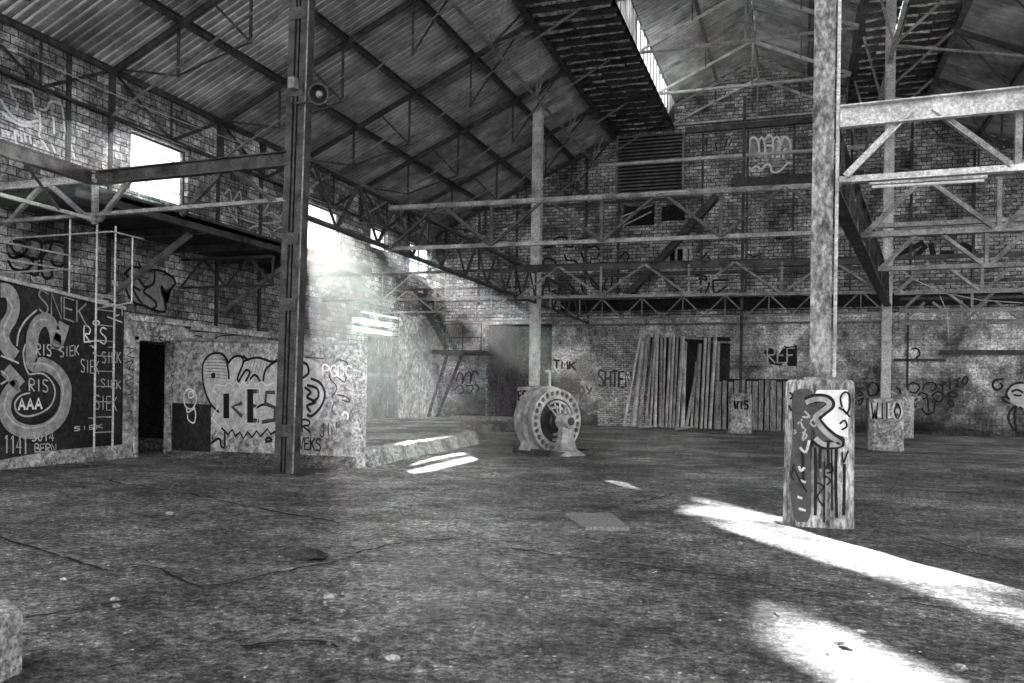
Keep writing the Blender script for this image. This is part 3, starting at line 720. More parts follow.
# ------------------------------------------------------------------ annex: black graffiti block, doorway, screen wall
AX = -14.0
bm = B(); prism(bm, [(AX, 6, 0), (AX, 14.85, 0), (AX, 14.85, 3.28), (AX, 11.8, 3.55), (AX, 6, 3.95)], 0, (-3.1, 0, 0))
annex = struct('wall_annex', bm, 'soot_shade')
bm = B(); prism(bm, [(AX+.01, 6, 3.9), (AX+.01, 11.8, 3.5), (AX+.01, 14.85, 3.23), (AX+.01, 14.85, 3.3), (AX+.01, 11.8, 3.57), (AX+.01, 6, 3.97)], 0, (.05, 0, 0))
struct('trim_4', bm, 'steel_light')
bm = B(); prism(bm, [(AX+.01, 6, 0), (AX+.01, 14.8, 0), (AX+.01, 14.8, .3), (AX+.01, 13, .28), (AX+.01, 11.6, .16), (AX+.01, 6, .12)], 0, (.12, 0, 0))
struct('baseboard_annex', bm, 'concrete')
# doorway wall
DX = -13.95
bm = B()
box(bm, DX-.25, DX, 14.86, 15.2, 0, 3.02); box(bm, DX-.25, DX, 16.36, 16.78, 0, 3.02); box(bm, DX-.25, DX, 15.2, 16.36, 2.6, 3.02)
struct('wall_doorway', bm, 'annex')
bm = B(); box(bm, DX-.35, DX+.1, 14.86, 16.9, 3.02, 3.14); box(bm, DX, DX+.06, 15.12, 15.2, 0, 2.68); box(bm, DX, DX+.06, 16.36, 16.46, 0, 2.68); box(bm, DX, DX+.06, 15.12, 16.46, 2.6, 2.7)
dw = struct('door_1', bm, 'concrete')
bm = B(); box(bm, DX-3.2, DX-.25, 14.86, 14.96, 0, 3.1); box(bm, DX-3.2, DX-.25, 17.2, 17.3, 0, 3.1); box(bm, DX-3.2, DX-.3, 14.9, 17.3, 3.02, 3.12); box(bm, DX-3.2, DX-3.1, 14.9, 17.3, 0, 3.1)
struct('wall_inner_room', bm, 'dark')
# wall running on behind the screen, lower roof on it
bm = B(); box(bm, DX-.25, DX, 16.78, 25.5, 0, 2.95); struct('wall_annex_far', bm, 'annex')
bm = B(); box(bm, XL+.07, DX+.15, 16.9, 25.5, 2.95, 3.1); struct('ceiling_annex', bm, 'concrete')
# screen wall with the big bubble letters
S0, S1 = V((-13.93, 16.35, 0)), V((-8.45, 15.25, 0)); sd = (S1-S0).normalized(); sn = V((sd.y, -sd.x, 0))
bm = B()
prism(bm, [S0, S1, S1+V((0, 0, 2.5)), S0+V((0, 0, 2.72))], 0, -sn*.22)
screen = struct('wall_screen', bm, 'annex')
bm = B(); q = S1 - sd*.14
prism(bm, [q+sn*.015, S1+sd*.03+sn*.015, S1+sd*.03+sn*.015+V((0, 0, 2.52)), q+sn*.015+V((0, 0, 2.52))], 0, -sn*.25); struct('trim_5', bm, 'concrete')
bm = B(); prism(bm, [S0+sn*.01+V((0, 0, 2.66)), S1+sn*.01+V((0, 0, 2.46)), S1+sn*.01+V((0, 0, 2.51)), S0+sn*.01+V((0, 0, 2.73))], 0, sn*.03); struct('trim_6', bm, 'steel_mid')
bm = B(); prism(bm, [S0+sn*.01+V((0, 0, -.02)), S0+sn*.01+sd*1.3+V((0, 0, -.02)), S0+sn*.01+sd*1.3+V((0, 0, 1.18)), S0+sn*.01+V((0, 0, 1.2))], 0, sn*.02); struct('trim_7', bm, 'soot_shade')
bm = B()    # drifted dirt along the wall foot
prism(bm, [S0+sn*.35+V((0, 0, 0)), S0+V((0, 0, .1)), S1+V((0, 0, .22)), S1+sn*.3], 0, V((0, 0, -.1)))
struct('trim_8', bm, 'floor')

# raised floor and ragged curb
pl = [(-17.1, 17.2), (-14.2, 16.75), (-8.65, 15.5), (-9.25, 23.8), (-10.1, 24.6), (-11.4, 30), (-11.4, 39.9), (-17.1, 39.9)]
bm = B()
vt = [bm.verts.new((x, y, .28)) for x, y in pl]; vb = [bm.verts.new((x, y, -.1)) for x, y in pl]
for i in range(len(pl)): bm.faces.new((vt[i], vt[(i+1) % len(pl)], vb[(i+1) % len(pl)], vb[i]))
bm.faces.new(vt); bm.faces.new(vb[::-1])
struct('floor_raised', bm, 'floor')
bm = B(); rr = []; n = 34
for i in range(n+1):
    f = i/n; x = -8.5 - .75*f; y = 15.75 + 8.25*f
    a = .05*noise.noise(V((0, y*1.7, 0))); h = .33 + .05*noise.noise(V((3, y*2.3, 0))) + (.05 if f > .93 else 0)
    rr.append([bm.verts.new(p) for p in ((x-.3, y, .22), (x-.28, y, h), (x-.02+a, y, h-.02), (x+.06+a, y, h-.18), (x+.14+a, y, -.05))])
for A, C in zip(rr, rr[1:]):
    for i in range(4): bm.faces.new((A[i], A[i+1], C[i+1], C[i]))
bm.faces.new(rr[-1]); bm.faces.new(rr[0][::-1])
tag(obj('stone_curb', bm, 'concrete'), 'ragged stone curb edging the raised floor beyond the graffiti screen wall', 'curb')

# ------------------------------------------------------------------ ladders & rails over the annex
def ladder(label, x, ya, yb, z0, za, zb, rung0, rung1):
    t = empty('wall_ladder', (x, (ya+yb)/2, z0), label, 'ladder')
    for y, z in ((ya, za), (yb, zb)):
        bm = B(); tube(bm, (x, y, z0), (x, y, z), .022, 8); obj('stile', bm, 'galv', t)
    z = rung0
    while z < rung1:
        bm = B(); tube(bm, (x, ya, z), (x, yb, z), .012, 6); obj('rung', bm, 'galv', t); z += .32
    for z in (.9, 2.4):
        for y in (ya, yb):
            bm = B(); tube(bm, (AX, y, z), (x, y, z), .012, 6); obj('bracket', bm, 'galv', t)
    return t
ladder('pale steel ladder fixed to the black graffiti block, tall stiles rising past its top', -13.85, 13.92, 14.42, .2, 5.45, 4.98, .6, 3.6)
t = empty('handrail', (-14.05, 11, 3.5), 'thin pale tube handrail along the top edge of the black graffiti block', 'handrail')
for y, zt in ((9.4, 4.3), (11.5, 4.26), (13.45, 4.95)):
    bm = B(); tube(bm, (-14.08, y, 3.3), (-14.08, y, zt), .02, 8); obj('post', bm, 'galv', t)
for za in (4.25, 3.95):
    bm = B(); tube(bm, (-14.08, 8, za), (-14.08, 13.45, za-.04), .018, 8); obj('rail', bm, 'galv', t)
t = empty('handrail', (-15.5, 13.5, 3.4), 'thin pale tube handrail crossing from the blockwork wall to the ladder head', 'handrail')
for za in (4.62, 3.9):
    bm = B(); tube(bm, (XL, 13.55, za+.02), (-13.1 if za > 4.5 else -13.9, 13.55, za+.05), .018, 8); obj('rail', bm, 'galv', t)
for x in (-16.2,):
    bm = B(); tube(bm, (x, 13.55, 3.3), (x, 13.55, 4.65), .018, 8); obj('post', bm, 'galv', t)
bm = B(); tube(bm, (-13.1, 13.55, 4.67), (-13.1, 14.42, 4.67), .016, 8); obj('rail', bm, 'galv', t)
bm = B(); tube(bm, (-13.1, 14.1, 3.3), (-13.1, 14.1, 4.67), .018, 8); obj('post', bm, 'galv', t)
bm = B(); tube(bm, (-13.1, 14.1, 3.3), (-14.0, 14.1, 3.2), .016, 8); obj('post_foot', bm, 'galv', t)
for (pa, pb, lb) in (((0, 43), (253, 147), 'pale slack cable strung along the hall below the eaves'), ((0, 95), (330, 215), 'dark cable strung across the wall over the white outlined letters'), ((0, 122), (310, 240), 'dark cable low across the upper blockwork wall')):
    a = PX(-16.9)(*pa); b_ = PX(-16.9)(*pb); bm = B(); pts = [a.lerp(b_, i/12) - V((0, 0, .12*math.sin(math.pi*i/12))) for i in range(13)]
    pipe(bm, pts, .014, 5); tag(obj('cable', bm, 'steel_light' if 'pale' in lb else 'steel'), lb, 'cable')
# loose pale cable in the far aisle
bm = B(); pts = [PY(24)(*p) for p in ((895, 265), (915, 280), (945, 293), (980, 300), (1023, 303))]; pipe(bm, pts, .014, 5)
tag(obj('cable', bm, 'steel_light'), 'loose pale cable sagging through the far aisle girders', 'cable')
bm = B(); pts = [PY(24)(*p) for p in ((940, 296), (947, 312), (949, 338))]; pipe(bm, pts, .012, 5)
tag(obj('cable', bm, 'steel_light'), 'pale cable end hanging straight down in the far aisle', 'cable')

# ------------------------------------------------------------------ sheet metal door in the left wall
t = B(); dx = XL+.06
for a in ((31.5, 31.62, .28, 3.9), (34.35, 34.5, .28, 3.9), (31.5, 34.5, 3.8, 3.9)): box(t, XL, XL+.1, a[0], a[1], a[2], a[3])
d2 = struct('door_2', t, 'steel_mid')
for a, b_, zl, zh in ((31.64, 34.33, 2.25, 3.8), (31.64, 34.33, .3, 2.15)):
    bm = B(); box(bm, XL+.0, XL+.05, a, b_, zl, zh); obj('door_leaf', bm, 'door', d2)
bm = B(); box(bm, XL+.02, XL+.09, 33.55, 33.62, .4, 2.15); box(bm, XL+.02, XL+.08, 31.64, 34.33, 2.13, 2.27); obj('rail', bm, 'steel_mid', d2)
# curved plaster housing and ladder stair in the corner
SY = 37.6
t = empty('ladder_stair', (-17, SY, .28), 'steep steel ladder stair rising to a small caged landing in the back corner', 'stair')
for (a, b_) in (((412, 415), (449, 350)), ((437, 415), (464, 350))):
    p, q = PY(SY)(*a), PY(SY)(*b_); p.x = max(p.x, -17.0); p.z = .28
    bm = B(); sq(bm, p, q, .05, .14); obj('stringer', bm, 'steel', t)
    if a[0] == 412: p0, q0 = p, q
    else: p1, q1 = p, q
for i in range(11):
    f = (i+.7)/11.4; bm = B(); a = p0.lerp(q0, f); b_ = p1.lerp(q1, f); sq(bm, a, b_, .16, .03); obj('tread', bm, 'steel_mid', t)
t = empty('caged_landing', (-15.4, SY+.5, 3.4), 'small landing with a mesh cage at the head of the ladder stair', 'landing')
bm = B(); box(bm, -16.9, -14.3, SY+.05, 39.85, 3.35, 3.5); obj('platform', bm, 'machine_dark', t)
bm = B()
for x in (-16.2, -15.3, -14.35): sq(bm, (x, SY+.1, 3.5), (x, SY+.1, 4.75), .05)
for z in (4.1, 4.75): sq(bm, (-16.2, SY+.1, z), (-14.35, SY+.1, z), .05)
obj('guard_rail', bm, 'steel', t)
bm = B()
for i in range(8): sq(bm, (-16.15+i*.11, SY+.1, 3.5), (-16.15+i*.11, SY+.1, 4.7), .02)
for i in range(6): sq(bm, (-16.2, SY+.1, 3.6+i*.2), (-15.3, SY+.1, 3.6+i*.2), .02)
obj('mesh_panel', bm, 'steel_mid', t)
t = empty('upper_stair', (-17, 36, 3.5), 'dark upper stair flight hanging above the caged landing', 'stair')
for y in (37.2, 38.3):
    bm = B(); sq(bm, (-15.9, y, 3.55), (-17.15, y, 5.6), .06, .2); obj('stringer', bm, 'machine_dark', t)
for i in range(9):
    f = (i+.5)/9; x = -15.9-1.25*f; z = 3.55+2.05*f; bm = B(); box(bm, x-.12, x+.12, 37.25, 38.28, z, z+.03); obj('tread', bm, 'steel', t)
# timber lying on the raised floor
t = tag(obj('timber_board', (lambda b: (box(b, -15.2, -12.2, 36.0, 37.2, .28, .4), b)[1])(B()), 'wood'), 'wide flat board lying on the raised floor at the foot of the caged landing', 'board')
for i, (x, y, l, a, lb) in enumerate([(-12.6, 35.2, 2.2, .2, 'dark plank lying before the tall black opening'), (-13.6, 34.5, 1.6, -.3, 'short plank lying on the raised floor before the wide board'), (-16.0, 30.6, 1.3, .5, 'dark batten on the raised floor by the sheet-metal door')]):
    bm = B(); sq(bm, (x-l/2, y-a, .31), (x+l/2, y+a, .31), .16, .06); tag(obj('plank', bm, 'wood'), lb, 'plank')

# ------------------------------------------------------------------ the generator
G = V((-5.98, 20.95, 0)); ax = V((math.sin(math.radians(20)), -math.cos(math.radians(20)), 0))   # front axis
side = V((ax.y, -ax.x, 0)) * -1
c = G + V((0, 0, .85))
gen = empty('generator', (G.x, G.y, 0), 'big old round generator with a ring of holes standing on the open floor', 'generator')
# yaw the machine so its front face looks to the camera's right
yw = math.radians(-33+math.degrees(YAW)*0)
ax = (RT*math.sin(math.radians(38)) - FW*math.cos(math.radians(38))).normalized(); side = ax.cross(UP).normalized()
R_ = .82
# front ring with holes (annulus built sector by sector, with through holes)
bm = B(); N = 26; T = .16; ri, rm, rh, ro = .56, .63, .075, R_
def ringpt(r, a, t): return c + ax*t + (side*math.cos(a) + UP*math.sin(a))*r
for k in range(N):
    a0 = 2*math.pi*k/N; am = a0 + math.pi/N; a1 = a0 + 2*math.pi/N; hr = .068; cr_ = (ri+ro)/2+.015
    outer = [(ri, a0), (ri, am), (ri, a1), (cr_, a1), (ro, a1), (ro, am), (ro, a0), (cr_, a0)]
    H = []
    for i in range(8):
        th = math.atan2(*( [0, 0])) if False else 0
    hole = []
    for (r, a) in outer:
        # direction from the hole centre to the outline point, in local plane
        px_, py_ = r*math.cos(a-am), r*math.sin(a-am); dx_, dy_ = px_-cr_, py_; l = math.hypot(dx_, dy_)
        hx, hy_ = cr_+dx_/l*hr, dy_/l*hr; hole.append((math.hypot(hx, hy_), am+math.atan2(hy_, hx)))
    for t0, flip in ((T, False), (0, True)):
        A = [bm.verts.new(ringpt(r, a, t0)) for r, a in outer]; C = [bm.verts.new(ringpt(r, a, t0)) for r, a in hole]
        for i in range(8):
            j = (i+1) % 8; bm.faces.new((A[i], A[j], C[j], C[i]))
    Cf = [ringpt(r, a, T) for r, a in hole]; Cb = [ringpt(r, a, 0) for r, a in hole]
    for i in range(8):
        j = (i+1) % 8; bm.faces.new([bm.verts.new(p) for p in (Cf[i], Cf[j], Cb[j], Cb[i])])
    for (i, j) in ((0, 1), (1, 2), (4, 5), (5, 6)):
        pa, pb = outer[i], outer[j]; bm.faces.new([bm.verts.new(p) for p in (ringpt(*pa, T), ringpt(*pb, T), ringpt(*pb, 0), ringpt(*pa, 0))])
bmesh.ops.remove_doubles(bm, verts=bm.verts[:], dist=.001)
obj('stator_ring', bm, 'machine', gen)
bm = B(); lathe(bm, c, ax, ((-.03, .6), (-.03, .8), (.0, .8), (.0, .6)), 52); obj('ring_backing', bm, 'machine_dark', gen)
bm = B(); lathe(bm, c, ax, ((-.03, .3), (-.05, .84), (-.12, .86), (-.5, .86), (-.56, .82), (-.56, .7), (-.6, .68), (-.8, .66), (-.88, .6), (-.92, .45), (-.94, .2)), 56); obj('stator_body', bm, 'machine', gen, smooth=False)
bm = B()
for t0 in (-.18, -.46): lathe(bm, c, ax, ((t0, .84), (t0, .885), (t0+.05, .885), (t0+.05, .84)), 56)
obj('body_band', bm, 'machine', gen)
bm = B(); lathe(bm, c, ax, ((-.02, .05), (-.02, .58), (-.01, .58), (-.01, .05)), 40); obj('inner_plate', bm, 'dark', gen)
bm = B()
for r0 in (.5, .36):
    n = 30; r0 += .02
    a0_, a1_ = (math.radians(60), math.radians(275))
    prev = None
    for i in range(n+1):
        a = a0_ + (a1_-a0_)*i/n
        row = [bm.verts.new(ringpt(r, a, t)) for r, t in ((r0, .04), (r0, .16), (r0-.06, .16), (r0-.06, .04))]
        if prev:
            for m_ in range(4): bm.faces.new((prev[m_], prev[(m_+1) % 4], row[(m_+1) % 4], row[m_]))
        prev = row
obj('brush_rocker', bm, 'steel_light', gen)
bm = B(); lathe(bm, c, ax, ((-.01, .27), (.2, .27), (.22, .24), (.22, .12), (.42, .12), (.44, .1)), 32); obj('commutator', bm, 'machine_dark', gen)
bm = B(); lathe(bm, c, ax, ((.3, .07), (.68, .07), (.7, .05)), 20); obj('shaft', bm, 'steel_light', gen)
for k, (a, l) in enumerate(((100, .5), (78, .5), (52, .52), (128, .5))):
    bm = B(); a = math.radians(a); sq(bm, ringpt(.14, a, .26), ringpt(l, a, .16), .05, .04); obj('brush_arm', bm, 'machine', gen)
# pedestal bearing in front
bm = B()
zz = [(-.85, .62, .42), (-.8, .56, .36), (-.7, .34, .24), (-.45, .25, .19), (-.15, .2, .16), (0.0, .17, .15)]
rr = []
for z, w, d in zz:
    cc = c + ax*.5 + V((0, 0, z)); rr.append([bm.verts.new(cc + side*x*w*.5*1.6 + ax*y*d) for x, y in ((-1, -.5), (-.6, -1), (.6, -1), (1, -.5), (1, .5), (.6, 1), (-.6, 1), (-1, .5))])
for A, C in zip(rr, rr[1:]):
    for i in range(8): bm.faces.new((A[i], A[(i+1) % 8], C[(i+1) % 8], C[i]))
bm.faces.new(rr[0][::-1]); bm.faces.new(rr[-1]); obj('pedestal', bm, 'machine', gen)
bm = B(); lathe(bm, c, ax, ((.3, .1), (.32, .2), (.66, .2), (.7, .17), (.7, .11), (.66, .1)), 26); obj('bearing_housing', bm, 'machine', gen, smooth=False)
bm = B(); lathe(bm, c, ax, ((.69, .09), (.72, .09), (.73, .05)), 18); obj('shaft_cap', bm, 'machine_dark', gen)
bm = B()
for s in (-.62, .62):
    p = c + side*s + V((0, 0, -.78)); sq(bm, p - ax*.75, p + ax*.75, .14, .14)
sq(bm, c+side*-.75+ax*.7+V((0, 0, -.8)), c+side*.75+ax*.7+V((0, 0, -.8)), .14, .1); sq(bm, c+side*-.7-ax*.7+V((0, 0, -.8)), c+side*.7-ax*.7+V((0, 0, -.8)), .14, .1)
obj('bed_frame', bm, 'machine_dark', gen)
for s in (-.6, .6):
    bm = B(); p = c + side*s - ax*.25; hexa(bm, [p+side*.15+ax*.2+V((0,0,-.75)), p-side*.15+ax*.2+V((0,0,-.75)), p-side*.15-ax*.2+V((0,0,-.75)), p+side*.15-ax*.2+V((0,0,-.75)), p+side*.06+ax*.15+V((0,0,-.4)), p-side*.06+ax*.15+V((0,0,-.4)), p-side*.06-ax*.15+V((0,0,-.4)), p+side*.06-ax*.15+V((0,0,-.4))]); obj('foot', bm, 'machine', gen)
bm = B(); p = c + V((0, 0, .78)) - ax*.15 - side*.05*0; q = p + V((0, 0, .46)); tube(bm, p, q, .035, 10); obj('oil_pipe', bm, 'steel_light', gen)
bm = B(); box(bm, q.x-.12, q.x+.12, q.y-.05, q.y+.05, q.z, q.z+.06); obj('pipe_cap', bm, 'steel_light', gen)

# ------------------------------------------------------------------ leaning tubes, boards, lying pipes at the back wall
poles = [(115, 600, 200, 155, 2.0), (163, 600, 210, 205, 3.2), (190, 605, 234, 170, 3.0), (222, 600, 262, 190, 1.7), (245, 600, 272, 150, 1.6), (268, 598, 280, 143, 2.2), (292, 598, 300, 170, 1.9),
         (306, 598, 318, 182, 1.5), (322, 598, 344, 182, 1.8), (340, 598, 360, 172, 2.0), (357, 596, 378, 180, 1.7), (375, 596, 403, 178, 2.6), (404, 590, 415, 205, 2.6), (420, 585, 468, 365, 2.0),
         (468, 582, 487, 215, 2.6), (493, 578, 515, 185, 2.0), (515, 578, 535, 175, 1.9), (536, 576, 565, 150, 2.3), (565, 574, 578, 205, 2.4), (446, 588, 470, 300, 1.5)]
odd = {0: 'thin tube leaning widest of the bundle, beside the pale brick patch', 1: 'thickest tube at the near end of the leaning bundle', 5: 'tall leaning tube whose hooked end stands above the bundle',
       13: 'short tube leaning across the dark gap in the bundle', 17: 'tall tube with a bent head at the far end of the bundle'}
for i, (xb, yb, xt, yt, w) in enumerate(poles):
    b0 = (600+xb/4.88, 300+yb/4.88); t0 = (600+xt/4.88, 300+yt/4.88)
    pb = PY(39.05 - .02*(i % 3))(*b0); pt = PY(39.78)(*t0); pb.z = .02
    bm = B(); tube(bm, pb, pt, .036*w, 10)
    if i in (5, 17):
        d = (pt-pb).normalized(); pipe(bm, [pt, pt+V((.12, -.02, .1)), pt+V((.26, -.03, .04))], .035)
    o = obj('leaning_tube', bm, ('pole', 'pole', 'wood', 'steel_light')[(i*7) % 4])
    if i in odd: tag(o, odd[i], 'tube', 'tubes leaning on the back wall')
    else: tag(o, 'long rusty tube leaning upright in the bundle on the back wall', 'tube', 'tubes leaning on the back wall')
bm = B()
for a in ((410, 185, 520, 190), (412, 198, 412, 400), (545, 205, 700, 208)):
    p = PY(39.82)(600+a[0]/4.88, 300+a[1]/4.88); q = PY(39.82)(600+a[2]/4.88, 300+a[3]/4.88); sq(bm, p, q, .08, .08)
tag(obj('door_frame_bars', bm, 'wood'), 'old timber frame on the wall behind the leaning tubes', 'frame')
for i in range(14):
    x0 = 718 + i*6.1; p = PY(39.5)(x0, 424+.3*i); q = PY(39.7)(x0+.5, 381+random.uniform(-1.5, 1)); w = .19 if i % 3 else .24
    bm = B(); b0 = V((p.x, 39.45, .0)); t0 = V((q.x, 39.78, q.z)); sq(bm, b0, t0, w, .05, up=V((0, 1, 0)))
    tag(obj('leaning_board', bm, 'wood'), 'upright grey board in the low row leaning on the wall behind the short pier', 'board', 'boards behind the short pier')
for (a, b_, lb) in (((640, 425), (722, 418), 'long tube lying on the floor at the foot of the leaning bundle'), ((676, 427), (726, 420), 'shorter tube lying beside the long one at the foot of the bundle'), ((752, 424), (850, 430), 'dark beam lying along the foot of the low boards')):
    p = PZ(.06)(*a); q = PZ(.06)(*b_); p = p if p.y < 38.6 else EYE + (p-EYE)*.93; q = q if q.y < 38.6 else EYE + (q-EYE)*.93
    p.z = q.z = .06; bm = B(); tube(bm, p, q, .06, 8); tag(obj('lying_tube', bm, 'pole' if 'dark' not in lb else 'machine_dark'), lb, 'tube')
bm = B(); pts = [PY(39.75)(*p) for p in ((588, 414), (602, 409), (616, 404), (628, 402))]; pipe(bm, pts, .04, 8)
tag(obj('bent_tube', bm, 'pole'), 'bent tube propped on the pale brick patch beside the generator', 'tube')
bm = B(); lathe(bm, (3.78, 36.5, 0), (0, 0, 1), ((-.02, .42), (.02, .45), (1.55, .45), (1.6, .42)), 24); tag(obj('round_stump', bm, 'concrete'), 'dark round concrete stump standing behind the WILO pier', 'stump')

# ------------------------------------------------------------------ foreground bits
p = PZ(0)(596, 522); hq = [PZ(0)(*q) for q in ((565, 515), (611, 515), (629, 529.5), (585, 529.5))]
bm = B()
top = [V((q.x, q.y, ground(q.x, q.y)+.02)) for q in hq]
zt = max(q.z for q in top) + .002
vt = [bm.verts.new((q.x, q.y, zt)) for q in top]; vb = [bm.verts.new((q.x, q.y, -.06)) for q in top]
for i in range(4): bm.faces.new((vt[i], vt[(i+1) % 4], vb[(i+1) % 4], vb[i]))
bm.faces.new(vt); bm.faces.new(vb[::-1])
tag(obj('hatch_plate', bm, weathered('hatch_steel', .18, .26, 2, 40, .8, 0, .004)), 'flat square steel plate lying in the middle of the dirt floor', 'plate')
bx = -4.1
bm = B(); x1, yf = -2.0, 0
c0 = PZ(0)(22, 669); # near-right corner on the ground
cl_ = PZ(0)(0, 679.5); dd = (cl_-c0).normalized()*.9; ba = V((c0.x, c0.y, 0)).normalized()*.32 + V((-.12, 0, 0)); blk = [(c0.x, c0.y), (c0.x+dd.x, c0.y+dd.y), (c0.x+dd.x+ba.x, c0.y+dd.y+ba.y), (c0.x+ba.x, c0.y+ba.y)]
rr = []
cxm = sum(q[0] for q in blk)/4; cym = sum(q[1] for q in blk)/4
for z, s in ((-.05, 1.0), (.29, 1.0), (.325, .98), (.335, .93)):
    rr.append([bm.verts.new((cxm+(x-cxm)*s, cym+(y-cym)*s, z)) for x, y in blk])
for A, C in zip(rr, rr[1:]):
    for i in range(4): bm.faces.new((A[i], A[(i+1) % 4], C[(i+1) % 4], C[i]))
bm.faces.new(rr[0][::-1]); bm.faces.new(rr[-1])
tag(obj('concrete_block', bm, 'rock'), 'pale concrete block cut off by the near corner of the picture', 'block')
def rock(name, x, y, r, label, mat='rock', sq_=.55, seed=0, group=None, cat='stone'):
    bm = B(); bmesh.ops.create_icosphere(bm, subdivisions=2, radius=r)
    for v in bm.verts:
        n_ = 1 + .45*noise.noise(v.co/r*1.3 + V((seed*3.1, 0, 0))); v.co = V((v.co.x*n_*1.25, v.co.y*n_, v.co.z*n_*sq_))
        v.co += V((x, y, ground(x, y) + r*sq_*.35))
    return tag(obj(name, bm, mat), label, cat, group)
st = [(393, 659, .055, 'pale rounded stone lying in the foreground dirt'), (330, 598, .06, 'pale rough stone on the dirt before the black scrap'), (357, 640, .035, 'small pale stone lying left of the rounded foreground stone'),
      (115, 600, .04, 'flat pale chip near the concrete block'), (116, 607, .035, 'second flat chip just below the first near the concrete block'), (494, 474, .08, 'small stone on the floor in front of the generator'),
      (462, 443, .12, 'broken lump on the far end of the stone curb'), (170, 513, .06, 'pale flake in the dirt far before the doorway'), (838, 645, .04, 'stone lying in the near sun patch'),
      (862, 634, .035, 'small chip at the edge of the near sun patch'), (510, 603, .03, 'tiny pale pebble in the middle of the floor'), (960, 668, .05, 'dark lump at the edge of the near sun patch'),
      (778, 523, .06, 'stone at the foot of the tall graffitied pier'), (742, 543, .05, 'stone at the lower edge of the long sun streak'), (64, 579, .035, 'chip in the dark patch of dirt')]
for i, (x, y, r, lb) in enumerate(st):
    q = PZ(0)(x, y)
    o = rock('stone', q.x, q.y, r*.72, lb, seed=i)
    if 'curb' in lb: o.location = (PZ(.35)(x, y) - q) + V((0, 0, .0)); o.location.z = .33
q = PZ(0)(308, 558); rock('dark_scrap', q.x, q.y, .15, 'black crumpled scrap lying on the dirt floor', 'machine_dark', .3, 31, cat='scrap')
q = PZ(0)(378, 435); 
# gravel: crumbs of mortar everywhere, nobody could count them
bm = B(); random.seed(21)
for i in range(1300):
    dpt = 3.2 + 24*random.random()**1.6; u = random.uniform(-.62, .62); w = FW*dpt + RT*u*dpt
    x, y = w.x, w.y
    if x < -8.2 and y > 14.6 or x < -13.7: continue
    r = random.choice((.004, .005, .006, .008, .013)) * (1 if dpt < 6 else 1.3)
    z = ground(x, y) - .008 + r*.2
    vs = [bm.verts.new((x+r*a*random.uniform(.7, 1.4), y+r*b_*random.uniform(.7, 1.3), z+r*c_*random.uniform(.5, .9))) for a, b_, c_ in ((1, 0, 0), (0, 1, 0), (-1, 0, 0), (0, -1, 0), (0, 0, 1), (0, 0, -1))]
    for f in ((0, 1, 4), (1, 2, 4), (2, 3, 4), (3, 0, 4), (1, 0, 5), (2, 1, 5), (3, 2, 5), (0, 3, 5)): bm.faces.new([vs[k] for k in f])
o = tag(obj('gravel', bm, 'rock'), 'pale crumbs of rubble strewn over the dirt floor', 'gravel'); o['kind'] = 'stuff'
#GRAF_BEGIN
# ================================================================== GRAFFITI
SA = PX(AX)                      # black block face
C3 = dict(org=(0, 270), s=5.254); C4 = dict(org=(0, 360), s=5.254)
sw = [[(335, 280), (315, 345), (290, 415)], [(292, 415), (285, 330), (255, 268), (210, 268), (175, 320), (165, 400), (168, 495), (225, 495), (290, 530), (335, 590), (345, 650), (330, 740), (285, 805), (210, 845), (130, 848), (60, 815), (25, 755), (25, 690), (55, 630), (95, 605)],
      [(0, 105), (45, 115), (68, 170), (60, 240), (25, 300), (12, 350), (35, 410), (80, 455)], [(25, 520), (75, 575), (105, 610)]]
strokes('graffiti_outline', SA, 'p_black', .36, sw, annex, off=.008, **C3)
strokes('graffiti_letter', SA, 'p_grey', .27, sw, annex, off=.014, label='big grey block letters outlined in black', **C3)
strokes('graffiti_highlight', SA, 'p_pale', .035, [[(160, 495), (215, 490), (280, 520), (320, 590), (325, 660), (300, 750), (240, 810), (150, 830), (80, 810), (25, 745), (22, 690), (40, 640)], [(168, 300), (200, 262), (245, 262)], [(30, 145), (60, 200), (35, 260), (15, 320), (30, 380)],
      [(190, 210), (130, 265), (95, 330), (85, 400)], [(130, 390), (118, 440), (130, 510), (150, 550)], [(155, 548), (220, 545), (270, 590), (285, 650), (260, 715), (200, 755), (130, 768), (85, 745), (75, 700), (105, 660), (155, 645)],
      [(0, 450), (50, 470), (95, 490)], [(0, 600), (40, 570), (15, 540), (0, 530)]], annex, off=.02, **C3)
text(SA, 'p_grey', 'SNEK', 37, 289, 88, 304, 22, .035, annex)
text(SA, 'p_pale', 'RIS', 35, 344, 51, 345, 11, .03, annex, off=.024); text(SA, 'p_white', 'RIS', 83, 326, 107, 328, 16, .035, annex)
strokes('graffiti_tag', SA, 'p_white', .03, [[(500, 262), (520, 275), (505, 290), (485, 278), (500, 262)], [(440, 380), (490, 372), (525, 375)], [(480, 400), (500, 420), (485, 440)]], annex, **C3)
text(SA, 'p_pale', 'RIS', 28, 379, 48, 380, 12, .03, annex, off=.024)
for a in ((59, 347, 79, 345, 10), (80, 359, 99, 361, 13), (101, 352, 121, 352, 11), (100, 379, 121, 381, 8), (94, 395, 117, 397, 14), (73, 427, 103, 424, 4)): text(SA, 'p_pale', 'SIEK', *a, .026, annex)
text(SA, 'p_white', 'AAA', 17, 399, 42, 398, 11, .05, annex, off=.024)
text(SA, 'p_pale', '1141', 3, 435, 28, 436, 18, .03, annex); text(SA, 'p_pale', '3014', 31, 432, 54, 432, 9, .028, annex); text(SA, 'p_pale', 'BERN', 34, 444, 56, 444, 8, .025, annex)
